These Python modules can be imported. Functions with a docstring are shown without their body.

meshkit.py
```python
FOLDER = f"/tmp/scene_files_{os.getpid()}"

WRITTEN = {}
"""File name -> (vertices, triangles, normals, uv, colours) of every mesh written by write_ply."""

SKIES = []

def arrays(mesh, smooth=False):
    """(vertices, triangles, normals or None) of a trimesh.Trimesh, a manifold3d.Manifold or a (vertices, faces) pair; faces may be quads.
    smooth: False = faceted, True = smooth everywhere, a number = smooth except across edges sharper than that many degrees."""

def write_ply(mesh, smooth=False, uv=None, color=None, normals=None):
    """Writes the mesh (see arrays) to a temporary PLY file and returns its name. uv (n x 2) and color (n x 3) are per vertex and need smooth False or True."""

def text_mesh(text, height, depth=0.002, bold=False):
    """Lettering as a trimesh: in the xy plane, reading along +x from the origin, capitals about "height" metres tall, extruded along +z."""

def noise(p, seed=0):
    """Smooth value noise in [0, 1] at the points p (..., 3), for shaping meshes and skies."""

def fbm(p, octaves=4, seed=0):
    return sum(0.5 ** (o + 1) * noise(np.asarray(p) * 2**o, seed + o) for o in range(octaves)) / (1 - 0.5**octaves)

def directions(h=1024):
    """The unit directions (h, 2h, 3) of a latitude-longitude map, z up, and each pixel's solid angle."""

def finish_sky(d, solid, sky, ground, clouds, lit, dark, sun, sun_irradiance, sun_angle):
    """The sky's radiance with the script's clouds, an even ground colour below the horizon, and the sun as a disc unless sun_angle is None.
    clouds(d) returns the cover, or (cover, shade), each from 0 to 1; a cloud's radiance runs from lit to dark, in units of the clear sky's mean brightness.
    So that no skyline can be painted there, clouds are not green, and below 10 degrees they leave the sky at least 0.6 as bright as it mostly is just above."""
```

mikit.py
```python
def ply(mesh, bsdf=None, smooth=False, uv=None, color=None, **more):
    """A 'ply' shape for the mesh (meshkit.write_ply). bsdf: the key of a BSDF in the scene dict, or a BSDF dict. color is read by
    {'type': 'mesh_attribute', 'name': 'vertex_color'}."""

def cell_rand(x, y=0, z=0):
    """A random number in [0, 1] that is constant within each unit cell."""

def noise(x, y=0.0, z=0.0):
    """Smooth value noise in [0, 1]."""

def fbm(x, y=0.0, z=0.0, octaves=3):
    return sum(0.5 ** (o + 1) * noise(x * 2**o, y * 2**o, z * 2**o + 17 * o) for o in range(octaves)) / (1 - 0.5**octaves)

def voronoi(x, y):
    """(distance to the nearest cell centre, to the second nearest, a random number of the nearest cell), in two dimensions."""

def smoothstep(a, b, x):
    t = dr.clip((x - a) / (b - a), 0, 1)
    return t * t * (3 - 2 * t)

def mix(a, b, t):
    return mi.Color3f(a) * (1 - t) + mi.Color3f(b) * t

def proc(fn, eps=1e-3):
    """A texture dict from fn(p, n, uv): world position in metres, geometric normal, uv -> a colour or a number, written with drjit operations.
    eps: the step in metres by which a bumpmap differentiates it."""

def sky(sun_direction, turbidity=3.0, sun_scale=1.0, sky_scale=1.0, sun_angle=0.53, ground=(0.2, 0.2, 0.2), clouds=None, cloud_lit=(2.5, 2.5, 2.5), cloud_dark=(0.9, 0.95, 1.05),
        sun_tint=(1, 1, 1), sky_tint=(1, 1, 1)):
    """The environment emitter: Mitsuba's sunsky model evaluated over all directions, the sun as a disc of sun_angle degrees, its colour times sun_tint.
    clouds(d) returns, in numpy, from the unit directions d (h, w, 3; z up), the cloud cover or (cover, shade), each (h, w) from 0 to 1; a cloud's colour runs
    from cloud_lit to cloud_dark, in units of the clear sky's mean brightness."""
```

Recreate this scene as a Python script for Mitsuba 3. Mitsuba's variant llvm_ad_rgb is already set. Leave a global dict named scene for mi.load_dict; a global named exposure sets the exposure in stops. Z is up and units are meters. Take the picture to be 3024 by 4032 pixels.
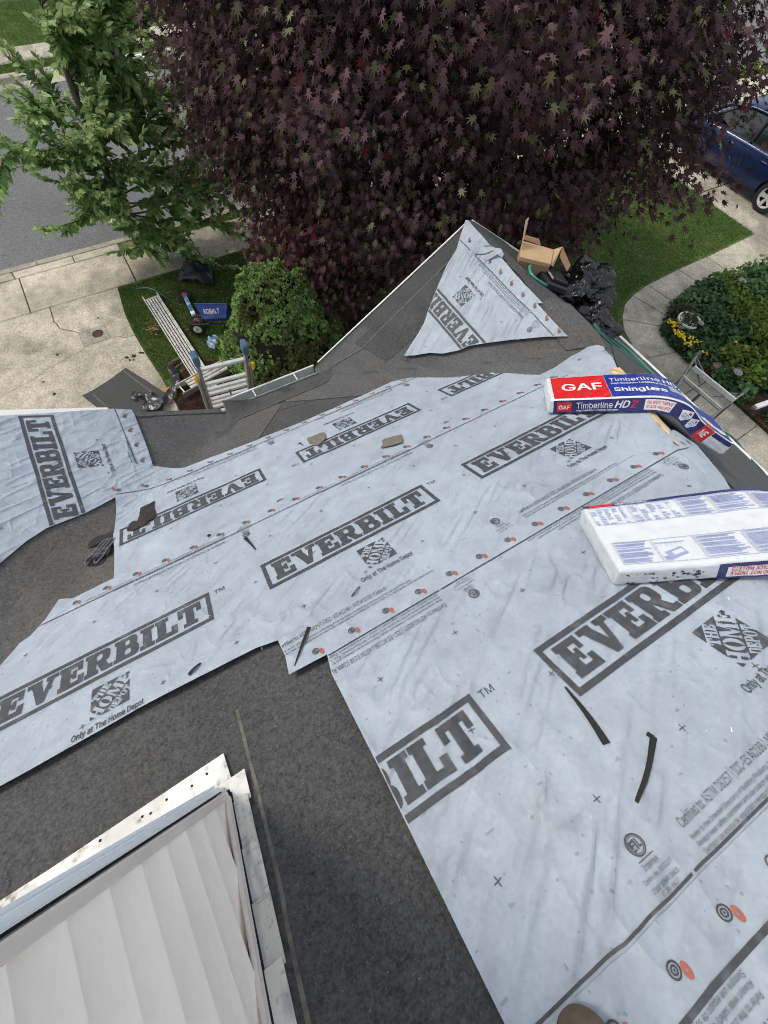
import math, random
import numpy as np, trimesh, mitsuba as mi, mikit, meshkit
from mikit import noise as nz, fbm as fb, smoothstep, mix, proc, voronoi, cell_rand
from scipy.spatial import Delaunay
from shapely.geometry import Polygon, Point, LineString, MultiPolygon
from shapely import affinity, contains_xy
from shapely.ops import unary_union
import drjit as dr

rng = np.random.default_rng(7)
random.seed(7)
scene, labels = {'type': 'scene'}, {}
T4 = mi.ScalarTransform4f

# ---------------------------------------------------------------- camera, sky, exposure
EYE = np.array([0.0, 0.0, 5.8])          # held about a step above the roof; ground is z = 0
CAM_R = np.array([[0.862534, -0.503543, 0.04979], [-0.440567, -0.795749, -0.415553], [0.248869, 0.336493, -0.908205]])                 # rows: right, down, forward
cm = np.eye(4)
cm[:3, 0], cm[:3, 1], cm[:3, 2], cm[:3, 3] = -CAM_R[0], -CAM_R[1], CAM_R[2], EYE
scene['camera'] = {'type': 'perspective', 'fov': 85.98, 'fov_axis': 'x', 'near_clip': 0.05, 'far_clip': 2000.0,
                   'to_world': T4(cm.tolist())}
scene['sky_light'] = mikit.sky((-0.50, 0.55, 0.85), turbidity=3, sun_scale=0.30, sun_angle=16, sky_scale=1.0,
                               clouds=lambda d: 1.0, sun_tint=(0.91, 1.0, 1.11), cloud_lit=(1.52, 1.61, 1.77), cloud_dark=(0.95, 0.98, 1.05))
exposure = 2.5

# ---------------------------------------------------------------- naming helpers
def numbered(name, table=None):
    table = USED if table is None else table
    if name not in table:
        table.add(name); return name
    k = 1
    while f'{name}_{k:03d}' in table: k += 1
    table.add(f'{name}_{k:03d}')
    return f'{name}_{k:03d}'
USED = set()

def thing(name, label=None, cat=None, group=None, kind=None):
    key = numbered(name); d = {}
    if label: d['label'] = label
    if cat: d['category'] = cat
    if group: d['group'] = group
    if kind: d['kind'] = kind
    if d: labels[key] = d
    return key

def put(key, mesh, mat, smooth=False, color=None, to_world=None, **kw):
    sh = mesh if isinstance(mesh, dict) else mikit.ply(mesh, 'mat_' + mat, smooth=smooth, color=color, **kw)
    if to_world is not None: sh = {**sh, 'to_world': to_world}
    scene[key] = sh
    return key

def part(parent, name, mesh, mat, smooth=False, color=None, label=None, kind=None, to_world=None):
    key = numbered(parent + '__' + name)
    if label or kind:
        labels[key] = {}
        if label: labels[key]['label'] = label
        if kind: labels[key]['kind'] = kind
    return put(key, mesh, mat, smooth, color, to_world)

def single(name, mesh, mat, label, cat, group=None, kind=None, smooth=False, color=None):
    k = thing(name, label, cat, group, kind)
    return put(k, mesh, mat, smooth, color)

def structure(name, mesh, mat, smooth=False, label=None):
    k = thing(name, label, None, None, 'structure')
    return put(k, mesh, mat, smooth)

# ---------------------------------------------------------------- mesh helpers
def tm(v, f): return trimesh.Trimesh(np.asarray(v, float), np.asarray(f, int), process=False)
def cat(ms): return trimesh.util.concatenate([m for m in ms])

def hull(pts): return trimesh.convex.convex_hull(np.asarray(pts, float))

def bevbox(sx, sy, sz, b=0.01):
    """A box centred on the origin with chamfered edges."""
    h = np.array([sx, sy, sz]) / 2; b = min(b, h.min() * 0.9); p = []
    for s in np.ndindex(2, 2, 2):
        sg = np.array(s) * 2 - 1
        for k in range(3):
            q = h - b; q[k] = h[k]; p.append(sg * q)
    return hull(p)

def frame(x, y=None, z=None):
    x = np.asarray(x, float); x = x / np.linalg.norm(x)
    up = np.array([0, 0, 1.0]) if z is None else np.asarray(z, float)
    yv = np.cross(up, x)
    if np.linalg.norm(yv) < 1e-6: yv = np.cross([0, 1.0, 0], x)
    yv /= np.linalg.norm(yv); zv = np.cross(x, yv)
    return np.stack([x, yv, zv], 1)

def place(m, R=None, t=(0, 0, 0)):
    m = m.copy(); v = np.asarray(m.vertices)
    if R is not None: v = v @ np.asarray(R).T
    m.vertices = v + np.asarray(t, float); return m

def rz(a): c, s = math.cos(a), math.sin(a); return np.array([[c, -s, 0], [s, c, 0], [0, 0, 1.0]])
def rx(a): c, s = math.cos(a), math.sin(a); return np.array([[1, 0, 0], [0, c, -s], [0, s, c]])

def bar(p0, p1, w, h, b=0.003, up=None):
    p0, p1 = np.asarray(p0, float), np.asarray(p1, float)
    L = np.linalg.norm(p1 - p0)
    return place(bevbox(L, w, h, b), frame(p1 - p0, z=up), (p0 + p1) / 2)

def tube(pts, r, n=8, close=True):
    pts = np.asarray(pts, float); r = np.broadcast_to(np.asarray(r, float), len(pts))
    t = np.gradient(pts, axis=0); t /= np.linalg.norm(t, axis=1, keepdims=True) + 1e-12
    u = np.cross(t[0], [0, 0, 1.0]);
    if np.linalg.norm(u) < 1e-3: u = np.cross(t[0], [1.0, 0, 0])
    u /= np.linalg.norm(u); V = []
    a = np.linspace(0, 2 * np.pi, n, endpoint=False)
    for i in range(len(pts)):
        u = u - t[i] * (u @ t[i]); u /= np.linalg.norm(u); w = np.cross(t[i], u)
        V.append(pts[i] + r[i] * (np.cos(a)[:, None] * u + np.sin(a)[:, None] * w))
    F = []
    for i in range(len(pts) - 1):
        for k in range(n):
            A, B, C, D = i * n + k, i * n + (k + 1) % n, (i + 1) * n + (k + 1) % n, (i + 1) * n + k
            F += [[A, B, C], [A, C, D]]
    V = np.vstack(V)
    if close:
        c0, c1 = len(V), len(V) + 1; V = np.vstack([V, pts[0], pts[-1]]); o = (len(pts) - 1) * n
        for k in range(n): F += [[c0, (k + 1) % n, k], [c1, o + k, o + (k + 1) % n]]
    return tm(V, F)

def lathe(prof, n=20):
    """Profile of (radius, z) turned about z."""
    prof = np.asarray(prof, float); a = np.linspace(0, 2 * np.pi, n, endpoint=False)
    V = np.stack([np.outer(prof[:, 0], np.cos(a)), np.outer(prof[:, 0], np.sin(a)), np.repeat(prof[:, 1:2], n, 1)], -1).reshape(-1, 3)
    F = []
    for i in range(len(prof) - 1):
        for k in range(n):
            A, B, C, D = i * n + k, i * n + (k + 1) % n, (i + 1) * n + (k + 1) % n, (i + 1) * n + k
            F += [[A, B, C], [A, C, D]]
    return tm(V, F)

def prism(poly, z0, z1):
    m = trimesh.creation.extrude_polygon(poly, z1 - z0, engine='earcut'); m.apply_translation([0, 0, z0]); return m

def spline(pts, n=40):
    pts = np.asarray(pts, float); d = np.r_[0, np.cumsum(np.linalg.norm(np.diff(pts, axis=0), axis=1))]
    from scipy.interpolate import CubicSpline
    return CubicSpline(d, pts)(np.linspace(0, d[-1], n))

def resample(ring, step):
    ring = np.asarray(ring, float)
    if np.allclose(ring[0], ring[-1]): ring = ring[:-1]
    out = []
    for a, b in zip(ring, np.roll(ring, -1, 0)):
        k = max(1, int(round(np.linalg.norm(b - a) / step)))
        out += [a + (b - a) * i / k for i in range(k)]
    return np.array(out)

def flat_grid(poly, step, seed=0):
    """2-D triangulation of a polygon with interior points: (points, triangles, boundary edges)."""
    r = np.random.default_rng(seed)
    poly = Polygon(poly).buffer(0) if not isinstance(poly, Polygon) else poly
    rings = [resample(poly.exterior.coords, step)] + [resample(i.coords, step) for i in poly.interiors]
    B = np.vstack(rings)
    x0, y0, x1, y1 = poly.bounds
    gx, gy = np.meshgrid(np.arange(x0, x1, step), np.arange(y0, y1, step * 0.866))
    gx = gx + (np.arange(len(gx))[:, None] % 2) * step / 2
    G = np.stack([gx.ravel(), gy.ravel()], 1) + r.uniform(-.08, .08, (gx.size, 2)) * step
    inner = poly.buffer(-step * 0.45)
    G = G[contains_xy(inner, G[:, 0], G[:, 1])] if not inner.is_empty else G[:0]
    P = np.vstack([B, G]); t = Delaunay(P).simplices; c = P[t].mean(1)
    t = t[contains_xy(poly, c[:, 0], c[:, 1])]
    a, b, cc = P[t[:, 0]], P[t[:, 1]], P[t[:, 2]]
    ar = (b[:, 0] - a[:, 0]) * (cc[:, 1] - a[:, 1]) - (b[:, 1] - a[:, 1]) * (cc[:, 0] - a[:, 0])
    t = t[np.abs(ar) > 1e-9]; ar = ar[np.abs(ar) > 1e-9]
    t[ar < 0] = t[ar < 0][:, ::-1]
    e = np.sort(np.vstack([t[:, [0, 1]], t[:, [1, 2]], t[:, [2, 0]]]), 1)
    ed = np.vstack([t[:, [0, 1]], t[:, [1, 2]], t[:, [2, 0]]])
    _, idx, cnt = np.unique(e, axis=0, return_index=True, return_counts=True)
    return P, t, ed[idx[cnt == 1]]

def sheet_mesh(poly, step, zf, thick, seed=0):
    """A thin sheet of real thickness over the height function zf(x, y)."""
    P, t, ed = flat_grid(poly, step, seed)
    z = zf(P[:, 0], P[:, 1]); n = len(P)
    V = np.vstack([np.c_[P, z], np.c_[P, z - thick]])
    F = [t, t[:, ::-1] + n]
    a, b = ed[:, 0], ed[:, 1]
    F += [np.stack([b, a, a + n], 1), np.stack([b, a + n, b + n], 1)]
    return tm(V, np.vstack(F))

def tri2d(shape):
    """Triangulate a shapely shape: (points, faces)."""
    V, F, o = [], [], 0
    for g in getattr(shape, 'geoms', [shape]):
        if g.is_empty or g.area < 1e-9: continue
        v, f = trimesh.creation.triangulate_polygon(g, engine='earcut'); V.append(v); F.append(f + o); o += len(v)
    V, F = np.vstack(V), np.vstack(F)
    a, b, c = V[F[:, 0]], V[F[:, 1]], V[F[:, 2]]
    ar = (b[:, 0] - a[:, 0]) * (c[:, 1] - a[:, 1]) - (b[:, 1] - a[:, 1]) * (c[:, 0] - a[:, 0])
    F[ar < 0] = F[ar < 0][:, ::-1]
    return V, F

def subdiv(vf, size):
    V, F = vf
    v, f = trimesh.remesh.subdivide_to_size(np.c_[V, np.zeros(len(V))], F, size, max_iter=12)
    return v[:, :2], f

_text = {}
def text2d(s, h, bold=False):
    k = (s, h, bold)
    if k not in _text:
        m = meshkit.text_mesh(s, h, 0.002, bold)
        up = (m.face_normals[:, 2] > 0.9); F = m.faces[up]
        u, inv = np.unique(F, return_inverse=True)
        _text[k] = (np.array(m.vertices)[u, :2], inv.reshape(F.shape))
    return _text[k]

def move2(vf, dx=0, dy=0, sx=1, sy=1, ang=0, flip=False):
    V, F = vf; V = V * [sx, sy]
    if ang: c, s = math.cos(ang), math.sin(ang); V = V @ np.array([[c, s], [-s, c]])
    return V + [dx, dy], F

def join2(items):
    V, F, o = [], [], 0
    for v, f in items: V.append(v); F.append(f + o); o += len(v)
    return np.vstack(V), np.vstack(F)

# ---------------------------------------------------------------- materials
def mat(key, d): scene[key] = d; return key
def rgb(*c): return {'type': 'rgb', 'value': list(c)}
def pri(key, color, rough=0.6, spec=0.4, two=True, bump=None, bscale=1.0, **kw):
    if callable(color): color = proc(color)
    elif isinstance(color, (tuple, list)): color = rgb(*color)
    d = {'type': 'principled', 'base_color': color, 'roughness': rough if not callable(rough) else proc(rough), 'specular': spec, **kw}
    if bump is not None: d = {'type': 'bumpmap', 'arbitrary': proc(bump, eps=0.0015), 'bsdf': d, 'scale': bscale}
    if two: d = {'type': 'twosided', 'bsdf': d}
    scene['mat_' + key] = d; return key
VC = {'type': 'mesh_attribute', 'name': 'vertex_color'}

def C3(r, g, b): return mi.Color3f(r, g, b)
def speck(p, s): return nz(p.x * s, p.y * s, p.z * s)

def concrete_col(tone, warm):
    def f(p, n, uv):
        a = fb(p.x * 1.1, p.y * 1.1, p.z, 3); b = nz(p.x * 9, p.y * 9, p.z * 9); c = nz(p.x * 55, p.y * 55, p.z * 55)
        st = smoothstep(0.50, 0.70, fb(p.x * 1.3 + 7, p.y * 1.0, 3.0, 4))
        d = smoothstep(0.62, 0.9, nz(p.x * 30 + 4, p.y * 30, p.z * 30))
        k = (0.58 + 0.58 * a) * (0.82 + 0.30 * b) * (0.72 + 0.56 * c) * (1 - 0.34 * st) * (1 - 0.25 * d)
        return C3(tone * k, tone * k * (0.93 - 0.02 * warm), tone * k * (0.83 - 0.09 * warm))
    return f
pri('concrete', concrete_col(0.58, 1.0), 0.9, 0.2, bump=lambda p, n, uv: 0.0025 * nz(p.x * 60, p.y * 60, p.z * 60))
pri('walk_concrete', concrete_col(0.48, 0.9), 0.9, 0.2, bump=lambda p, n, uv: 0.002 * nz(p.x * 60, p.y * 60, p.z * 60))
pri('curb_concrete', concrete_col(0.42, 0.6), 0.9, 0.2)

def asphalt(p, n, uv):
    k = (0.8 + 0.35 * fb(p.x * 0.5, p.y * 0.9, 0.0, 3)) * (0.7 + 0.6 * nz(p.x * 45, p.y * 45, 0.0))
    return C3(0.148 * k, 0.150 * k, 0.152 * k)
pri('asphalt', asphalt, 0.9, 0.25, bump=lambda p, n, uv: 0.004 * nz(p.x * 70, p.y * 70, 0.0))

def turf(p, n, uv):
    a = fb(p.x * 0.8, p.y * 0.8, 0.0, 4); c = nz(p.x * 38, p.y * 38, 0.0); b = nz(p.x * 6, p.y * 6, 2.0)
    k = (0.55 + 0.55 * a) * (0.45 + 0.9 * c) * (0.8 + 0.4 * b)
    y = smoothstep(0.5, 0.8, a)
    return mix(C3(0.10 * k, 0.165 * k, 0.048 * k), C3(0.165 * k, 0.185 * k, 0.065 * k), y)
pri('turf', turf, 0.95, 0.1, bump=lambda p, n, uv: 0.02 * nz(p.x * 40, p.y * 40, 0.0))

def mulchc(p, n, uv):
    d1, d2, w = voronoi(p.x * 28, p.y * 45)
    k = (0.4 + 0.9 * w) * smoothstep(0.0, 0.25, d2 - d1)
    return C3(0.052 * k + 0.006, 0.024 * k + 0.004, 0.018 * k + 0.004)
pri('mulch', mulchc, 0.95, 0.1, bump=lambda p, n, uv: 0.015 * nz(p.x * 45, p.y * 60, 0.0))
pri('soil', lambda p, n, uv: C3(0.05, 0.036, 0.026) * (0.5 + nz(p.x * 30, p.y * 30, 0.0)), 0.95, 0.1)

# ---- mineral-surfaced membrane of the stripped roof
def membrane_col(base, warm):
    def f(p, n, uv):
        big = fb(p.x * 1.7 + 3, p.y * 1.7, p.z * 1.2, 4)
        g = nz(p.x * 210, p.y * 210, p.z * 210); g2 = nz(p.x * 85 + 9, p.y * 85, p.z * 85)
        sp = smoothstep(0.84, 0.95, nz(p.x * 330, p.y * 330, p.z * 330))
        streak = nz(p.x * 9 + 2 * p.y, p.y * 2.2, p.z * 2)
        k = base * (0.80 + 0.36 * big) * (0.30 + 0.85 * g + 0.55 * g2) * (0.88 + 0.24 * streak)
        br = smoothstep(0.50, 0.72, fb(p.x * 2.6 + 11, p.y * 2.2, 5.0, 3)) * warm
        c = mix(C3(k * 0.975, k * 0.99, k * 1.025), C3(k * 1.08, k * 0.96, k * 0.84), br)
        return c + C3(0.10, 0.10, 0.11) * sp
    return f
pri('membrane', membrane_col(0.068, 0.12), 0.85, 0.3, bump=lambda p, n, uv: 0.0022 * nz(p.x * 160, p.y * 160, p.z * 160))
pri('membrane_warm', membrane_col(0.098, 0.55), 0.88, 0.25, bump=lambda p, n, uv: 0.0022 * nz(p.x * 160, p.y * 160, p.z * 160))
pri('membrane_blue', membrane_col(0.058, 0.0), 0.7, 0.4, bump=lambda p, n, uv: 0.0015 * nz(p.x * 160, p.y * 160, p.z * 160))
pri('lay_line', lambda p, n, uv: C3(0.15, 0.145, 0.13) * (0.55 + 0.7 * nz(p.x * 60, p.y * 60, p.z * 60)), 0.9, 0.2)

pri('white_metal', lambda p, n, uv: C3(0.80, 0.80, 0.79) * (0.86 + 0.14 * fb(p.x * 6, p.y * 6, p.z * 6)), 0.35, 0.5)
pri('gutter_inside', (0.35, 0.36, 0.36), 0.6, 0.3)
def dirty_white(p, n, uv):
    a = smoothstep(0.44, 0.70, fb(p.x * 19, p.y * 19, p.z * 19, 4)); b = smoothstep(0.50, 0.72, fb(p.x * 60, p.y * 60, p.z * 60, 3)) * a
    c = smoothstep(0.5, 0.85, fb(p.x * 9 + 5, p.y * 7, p.z * 5, 3))
    return mix(mix(C3(0.74, 0.74, 0.73), C3(0.50, 0.49, 0.46), 0.6 * a), C3(0.13, 0.11, 0.09), 0.7 * b) * (1 - 0.2 * c)
pri('dirty_white', dirty_white, 0.5, 0.4)
def step_col(p, n, uv):
    a = fb(p.x * 22, p.y * 10, p.z * 10, 4); st = smoothstep(0.5, 0.78, fb(p.x * 30 + 3, p.y * 9 + 1, 2.0, 3))
    sp = smoothstep(0.7, 0.85, nz(p.x * 120, p.y * 120, p.z * 120)) * 0.25
    return mix(C3(0.56, 0.55, 0.51) * (0.8 + 0.4 * a), C3(0.25, 0.27, 0.29), 0.75 * st) * (1 - sp)
pri('step_metal', step_col, 0.5, 0.4)
pri('step_metal_pale', lambda p, n, uv: step_col(p, n, uv) * 1.15, 0.5, 0.4)
pri('pale_flash', (0.76, 0.81, 0.86), 0.4, 0.5)
pri('dark_gap', (0.02, 0.02, 0.03), 0.9, 0.1)
def siding_col(p, n, uv):
    a = fb(p.y * 5, p.z * 9, 0.0, 3); g = nz(p.y * 60, p.z * 160, p.x * 100)
    st = smoothstep(0.55, 0.85, fb(p.y * 4 + 9, p.z * 3, 1.0, 4))
    return C3(0.89, 0.835, 0.775) * (0.90 + 0.12 * a + 0.05 * g) * (1 - 0.12 * st)
pri('siding', siding_col, 0.65, 0.3, bump=lambda p, n, uv: 0.0006 * nz(p.y * 40, p.z * 200, 0.0))
pri('siding_trim', lambda p, n, uv: C3(0.66, 0.605, 0.565) * (0.86 + 0.2 * fb(p.x * 25, p.y * 25, p.z * 12)), 0.55, 0.35)
def osb(p, n, uv):
    d1, d2, w = voronoi(p.x * 45 + p.y * 20, p.y * 22 - p.x * 12)
    k = 0.7 + 0.55 * w
    return C3(0.60 * k, 0.43 * k, 0.24 * k)
pri('sheathing', osb, 0.8, 0.2)
pri('brick', lambda p, n, uv: C3(0.33, 0.25, 0.2) * (0.7 + 0.5 * nz(p.x * 40, p.y * 40, p.z * 40)), 0.9, 0.1)
pri('wall_white', (0.68, 0.67, 0.64), 0.7, 0.3)

# ---------------------------------------------------------------- ground, street, walks
def big(name, poly, z0, z1, m): return structure(name, prism(Polygon(poly), z0, z1), m)
structure('ground', tm([[-900, -900, -.16], [900, -900, -.16], [900, 900, -.16], [-900, 900, -.16]], [[0, 1, 2], [0, 2, 3]]), 'turf')
structure('street', prism(Polygon([(-150, 10.40), (150, 10.40), (150, 18.0), (-150, 18.0)]), -.15, -.10), 'asphalt')
big('lawn', [(-60, -60), (60, -60), (60, 10.21), (-60, 10.21)], -.15, 0.0, 'turf')
big('lawn', [(-80, 18.62), (80, 18.62), (80, 120), (-80, 120)], -.15, 0.0, 'turf')
for y0, y1, yb in ((10.22, 10.42, 0), (17.96, 18.60, 1)):
    k = thing('kerb', None, None, None, 'structure')
    for i in range(-12, 13):
        x0 = i * 3.05 + 1.3
        if yb: pr = Polygon([(17.96, -.15), (17.96, -.092), (18.30, -.085), (18.36, .012), (18.60, .02), (18.60, -.15)])
        else: pr = Polygon([(10.42, -.15), (10.42, -.09), (10.36, .008), (10.22, .014), (10.22, -.15)])
        m = trimesh.creation.extrude_polygon(pr, 3.03, engine='earcut')
        v = np.array(m.vertices); m.vertices = np.stack([v[:, 2] + x0, v[:, 0], v[:, 1]], 1)
        m.invert() if m.volume < 0 else None
        part(k, 'kerb_stone', m, 'curb_concrete')

def slabs(name, poly, cuts, z0, z1, m, gap=0.014, piece='slab'):
    k = thing(name, None, None, None, 'structure')
    part(k, 'bedding', prism(Polygon(poly).buffer(-.01), z0 + .002, .004), 'soil')
    shp = Polygon(poly)
    for c in cuts: shp = shp.difference(LineString(c).buffer(gap / 2, cap_style='square'))
    for g in sorted(getattr(shp, 'geoms', [shp]), key=lambda q: (q.centroid.x, q.centroid.y)):
        if g.area < 0.004: continue
        e = prism(g, z0, z1 - 0.004)
        lid = g.buffer(-0.006)
        ms = [e] + [prism(h, z1 - 0.006, z1 + random.uniform(-.002, .002)) for h in getattr(lid, 'geoms', [lid]) if h.area > 1e-4]
        part(k, piece, cat(ms), m)
    return k
def wob(pts, amp=0.03, n=5, seed=0):
    r = np.random.default_rng(seed); out = []
    for a, b in zip(pts[:-1], pts[1:]):
        a, b = np.array(a, float), np.array(b, float); nn = max(2, int(np.linalg.norm(b - a) * 9))
        for i in range(nn):
            q = a + (b - a) * i / nn; out.append(q + (r.normal(0, amp, 2) * .5 if i else 0))
    return out + [np.array(pts[-1], float)]

patch = [(-1.51, 8.0), (-1.05, 7.99), (-1.03, 7.61), (-1.51, 7.58)]
drive = Polygon([(-6.2, 2.4), (-0.45, 2.4), (-0.50, 5.6), (-0.53, 6.25), (-0.60, 6.9), (-0.64, 7.5), (-0.64, 8.1), (-0.56, 8.88), (-6.2, 8.88)])
k = thing('driveway', None, None, None, 'structure')
part(k, 'bedding', prism(drive.buffer(-.01), -.018, .004), 'soil')
crk = [wob([(-1.81, 8.9), (-1.83, 8.48), (-1.78, 8.25), (-1.51, 8.0)], .03, seed=1), wob([(-0.6, 7.47), (-1.03, 7.60)], .03, seed=2),
       wob([(-1.51, 7.58), (-1.75, 7.5), (-2.4, 7.25), (-3.1, 7.05), (-6.3, 6.2)], .03, seed=3)]
dd = drive.difference(Polygon(patch).buffer(0.004))
for i, c in enumerate(crk): dd = dd.difference(LineString(c).buffer([0.009, .006, .004][i]))
for g in sorted(dd.geoms, key=lambda q: q.centroid.x):
    if g.area > .01: part(k, 'slab', prism(g, -.02, .016), 'concrete')
lidp = Polygon(patch)
part(k, 'access_patch', prism(lidp.difference(Point(-1.21, 7.81).buffer(.098)), -.02, .021), 'curb_concrete', label='paler square of concrete round the round access cover')
slabs('pavement', [(-60, 8.90), (60, 8.90), (60, 9.965), (-60, 9.965)], [[(x, 8.8), (x, 10.1)] for x in
      [-8.1, -6.1, -4.1, -2.145, -0.19, 1.2, 2.6, 4.0, 5.4, 6.8, 8.2, 9.6, 11.0, 12.4, 15, 17, 20, 22.5, 25]], -.02, .014, 'concrete', .022)
slabs('driveway_apron', [(-6.2, 9.985), (-0.2, 9.985), (-0.2, 10.205), (-6.2, 10.205)], [[(-2.2, 9.9), (-2.25, 10.3)], [(-1.1, 9.9), (-1.1, 10.3)]], -.02, .012, 'concrete', .02)
slabs('pavement', [(-60, 19.18), (60, 19.18), (60, 20.2), (-60, 20.2)], [[(x, 19), (x, 20.5)] for x in (-4, -2, -.55, 0.98, 2.5, 4, 6, 8, 10, 12)], -.02, .012, 'walk_concrete', .03)
walk = [(13.2, 4.17), (11.44, 4.11), (10.38, 4.1), (9.35, 4.05), (8.78, 3.95), (8.42, 3.82), (8.11, 3.57), (7.88, 3.29), (7.7, 2.85), (7.5, 2.4), (7.45, 1), (7.45, -6),
        (8.36, -6), (8.38, 0.1), (8.4, 1.2), (8.41, 1.99), (8.38, 2.35), (8.48, 2.7), (8.67, 2.98), (8.98, 3.16), (9.47, 3.37), (10.0, 3.43), (10.9, 3.37), (11.5, 3.31), (13.2, 3.2)]
slabs('garden_path', walk, [[(9.3, 4.3), (9.48, 3.2)], [(8.72, 4.2), (9.03, 3.0)], [(7.9, 3.66), (8.75, 2.92)], [(7.3, 2.62), (8.5, 2.32)], [(7.2, 1.5), (8.6, 1.53)],
      [(7.2, .28), (8.6, .37)], [(7.2, -1), (8.6, -1)], [(10.33, 4.3), (10.5, 3.2)], [(11.3, 4.3), (11.42, 3.1)]], -.02, .015, 'walk_concrete', .014)
slabs('neighbour_driveway', [(13.22, -8), (18.2, -8), (18.2, 8.88), (13.1, 8.88)], [[(13, 5.98), (19, 5.9)], [(13, 2.9), (19, 2.9)], [(15.9, -9), (15.9, 9)]], -.02, .015, 'walk_concrete', .03)
structure('mulch_bed', sheet_mesh([(-.52, 2.5), (-.5, 5.5), (-.30, 6.1), (0.0, 6.35), (0.5, 6.2), (1.0, 6.6), (2.0, 6.6), (3.4, 6.2), (5.2, 4.6), (5.2, 2.5)], .12,
          lambda x, y: 0.03 + 0.03 * meshkit.noise(np.stack([x * 5, y * 5, x * 0], -1)), .06), 'mulch', 40)
structure('garden_soil', sheet_mesh(Polygon([(8.44, -6), (8.42, .3), (8.44, 2.0), (8.42, 2.36), (8.53, 2.72), (8.70, 2.96), (9.0, 3.12), (9.48, 3.33), (10.0, 3.39), (10.9, 3.33), (11.5, 3.27), (13.1, 3.15), (13.1, -6)]), .3,
          lambda x, y: 0.03 + 0.04 * meshkit.noise(np.stack([x * 3, y * 3, x * 0], -1)), .05), 'soil', 40)
# round cast-iron access cover
pri('rust_iron', lambda p, n, uv: C3(0.075, 0.04, 0.03) * (0.6 + 0.8 * nz(p.x * 60, p.y * 60, p.z)), 0.8, 0.3)
cv = thing('access_cover', 'round rusty brown iron cover set in the driveway', 'cover')
part(cv, 'lid', place(lathe([(0, .020), (.082, .020), (.086, .017), (.086, 0)], 24), None, (-1.21, 7.81, 0)), 'rust_iron')
part(cv, 'rim', place(lathe([(.090, 0), (.090, .024), (.097, .024), (.097, 0)], 24), None, (-1.21, 7.81, 0)), 'rust_iron')

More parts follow.
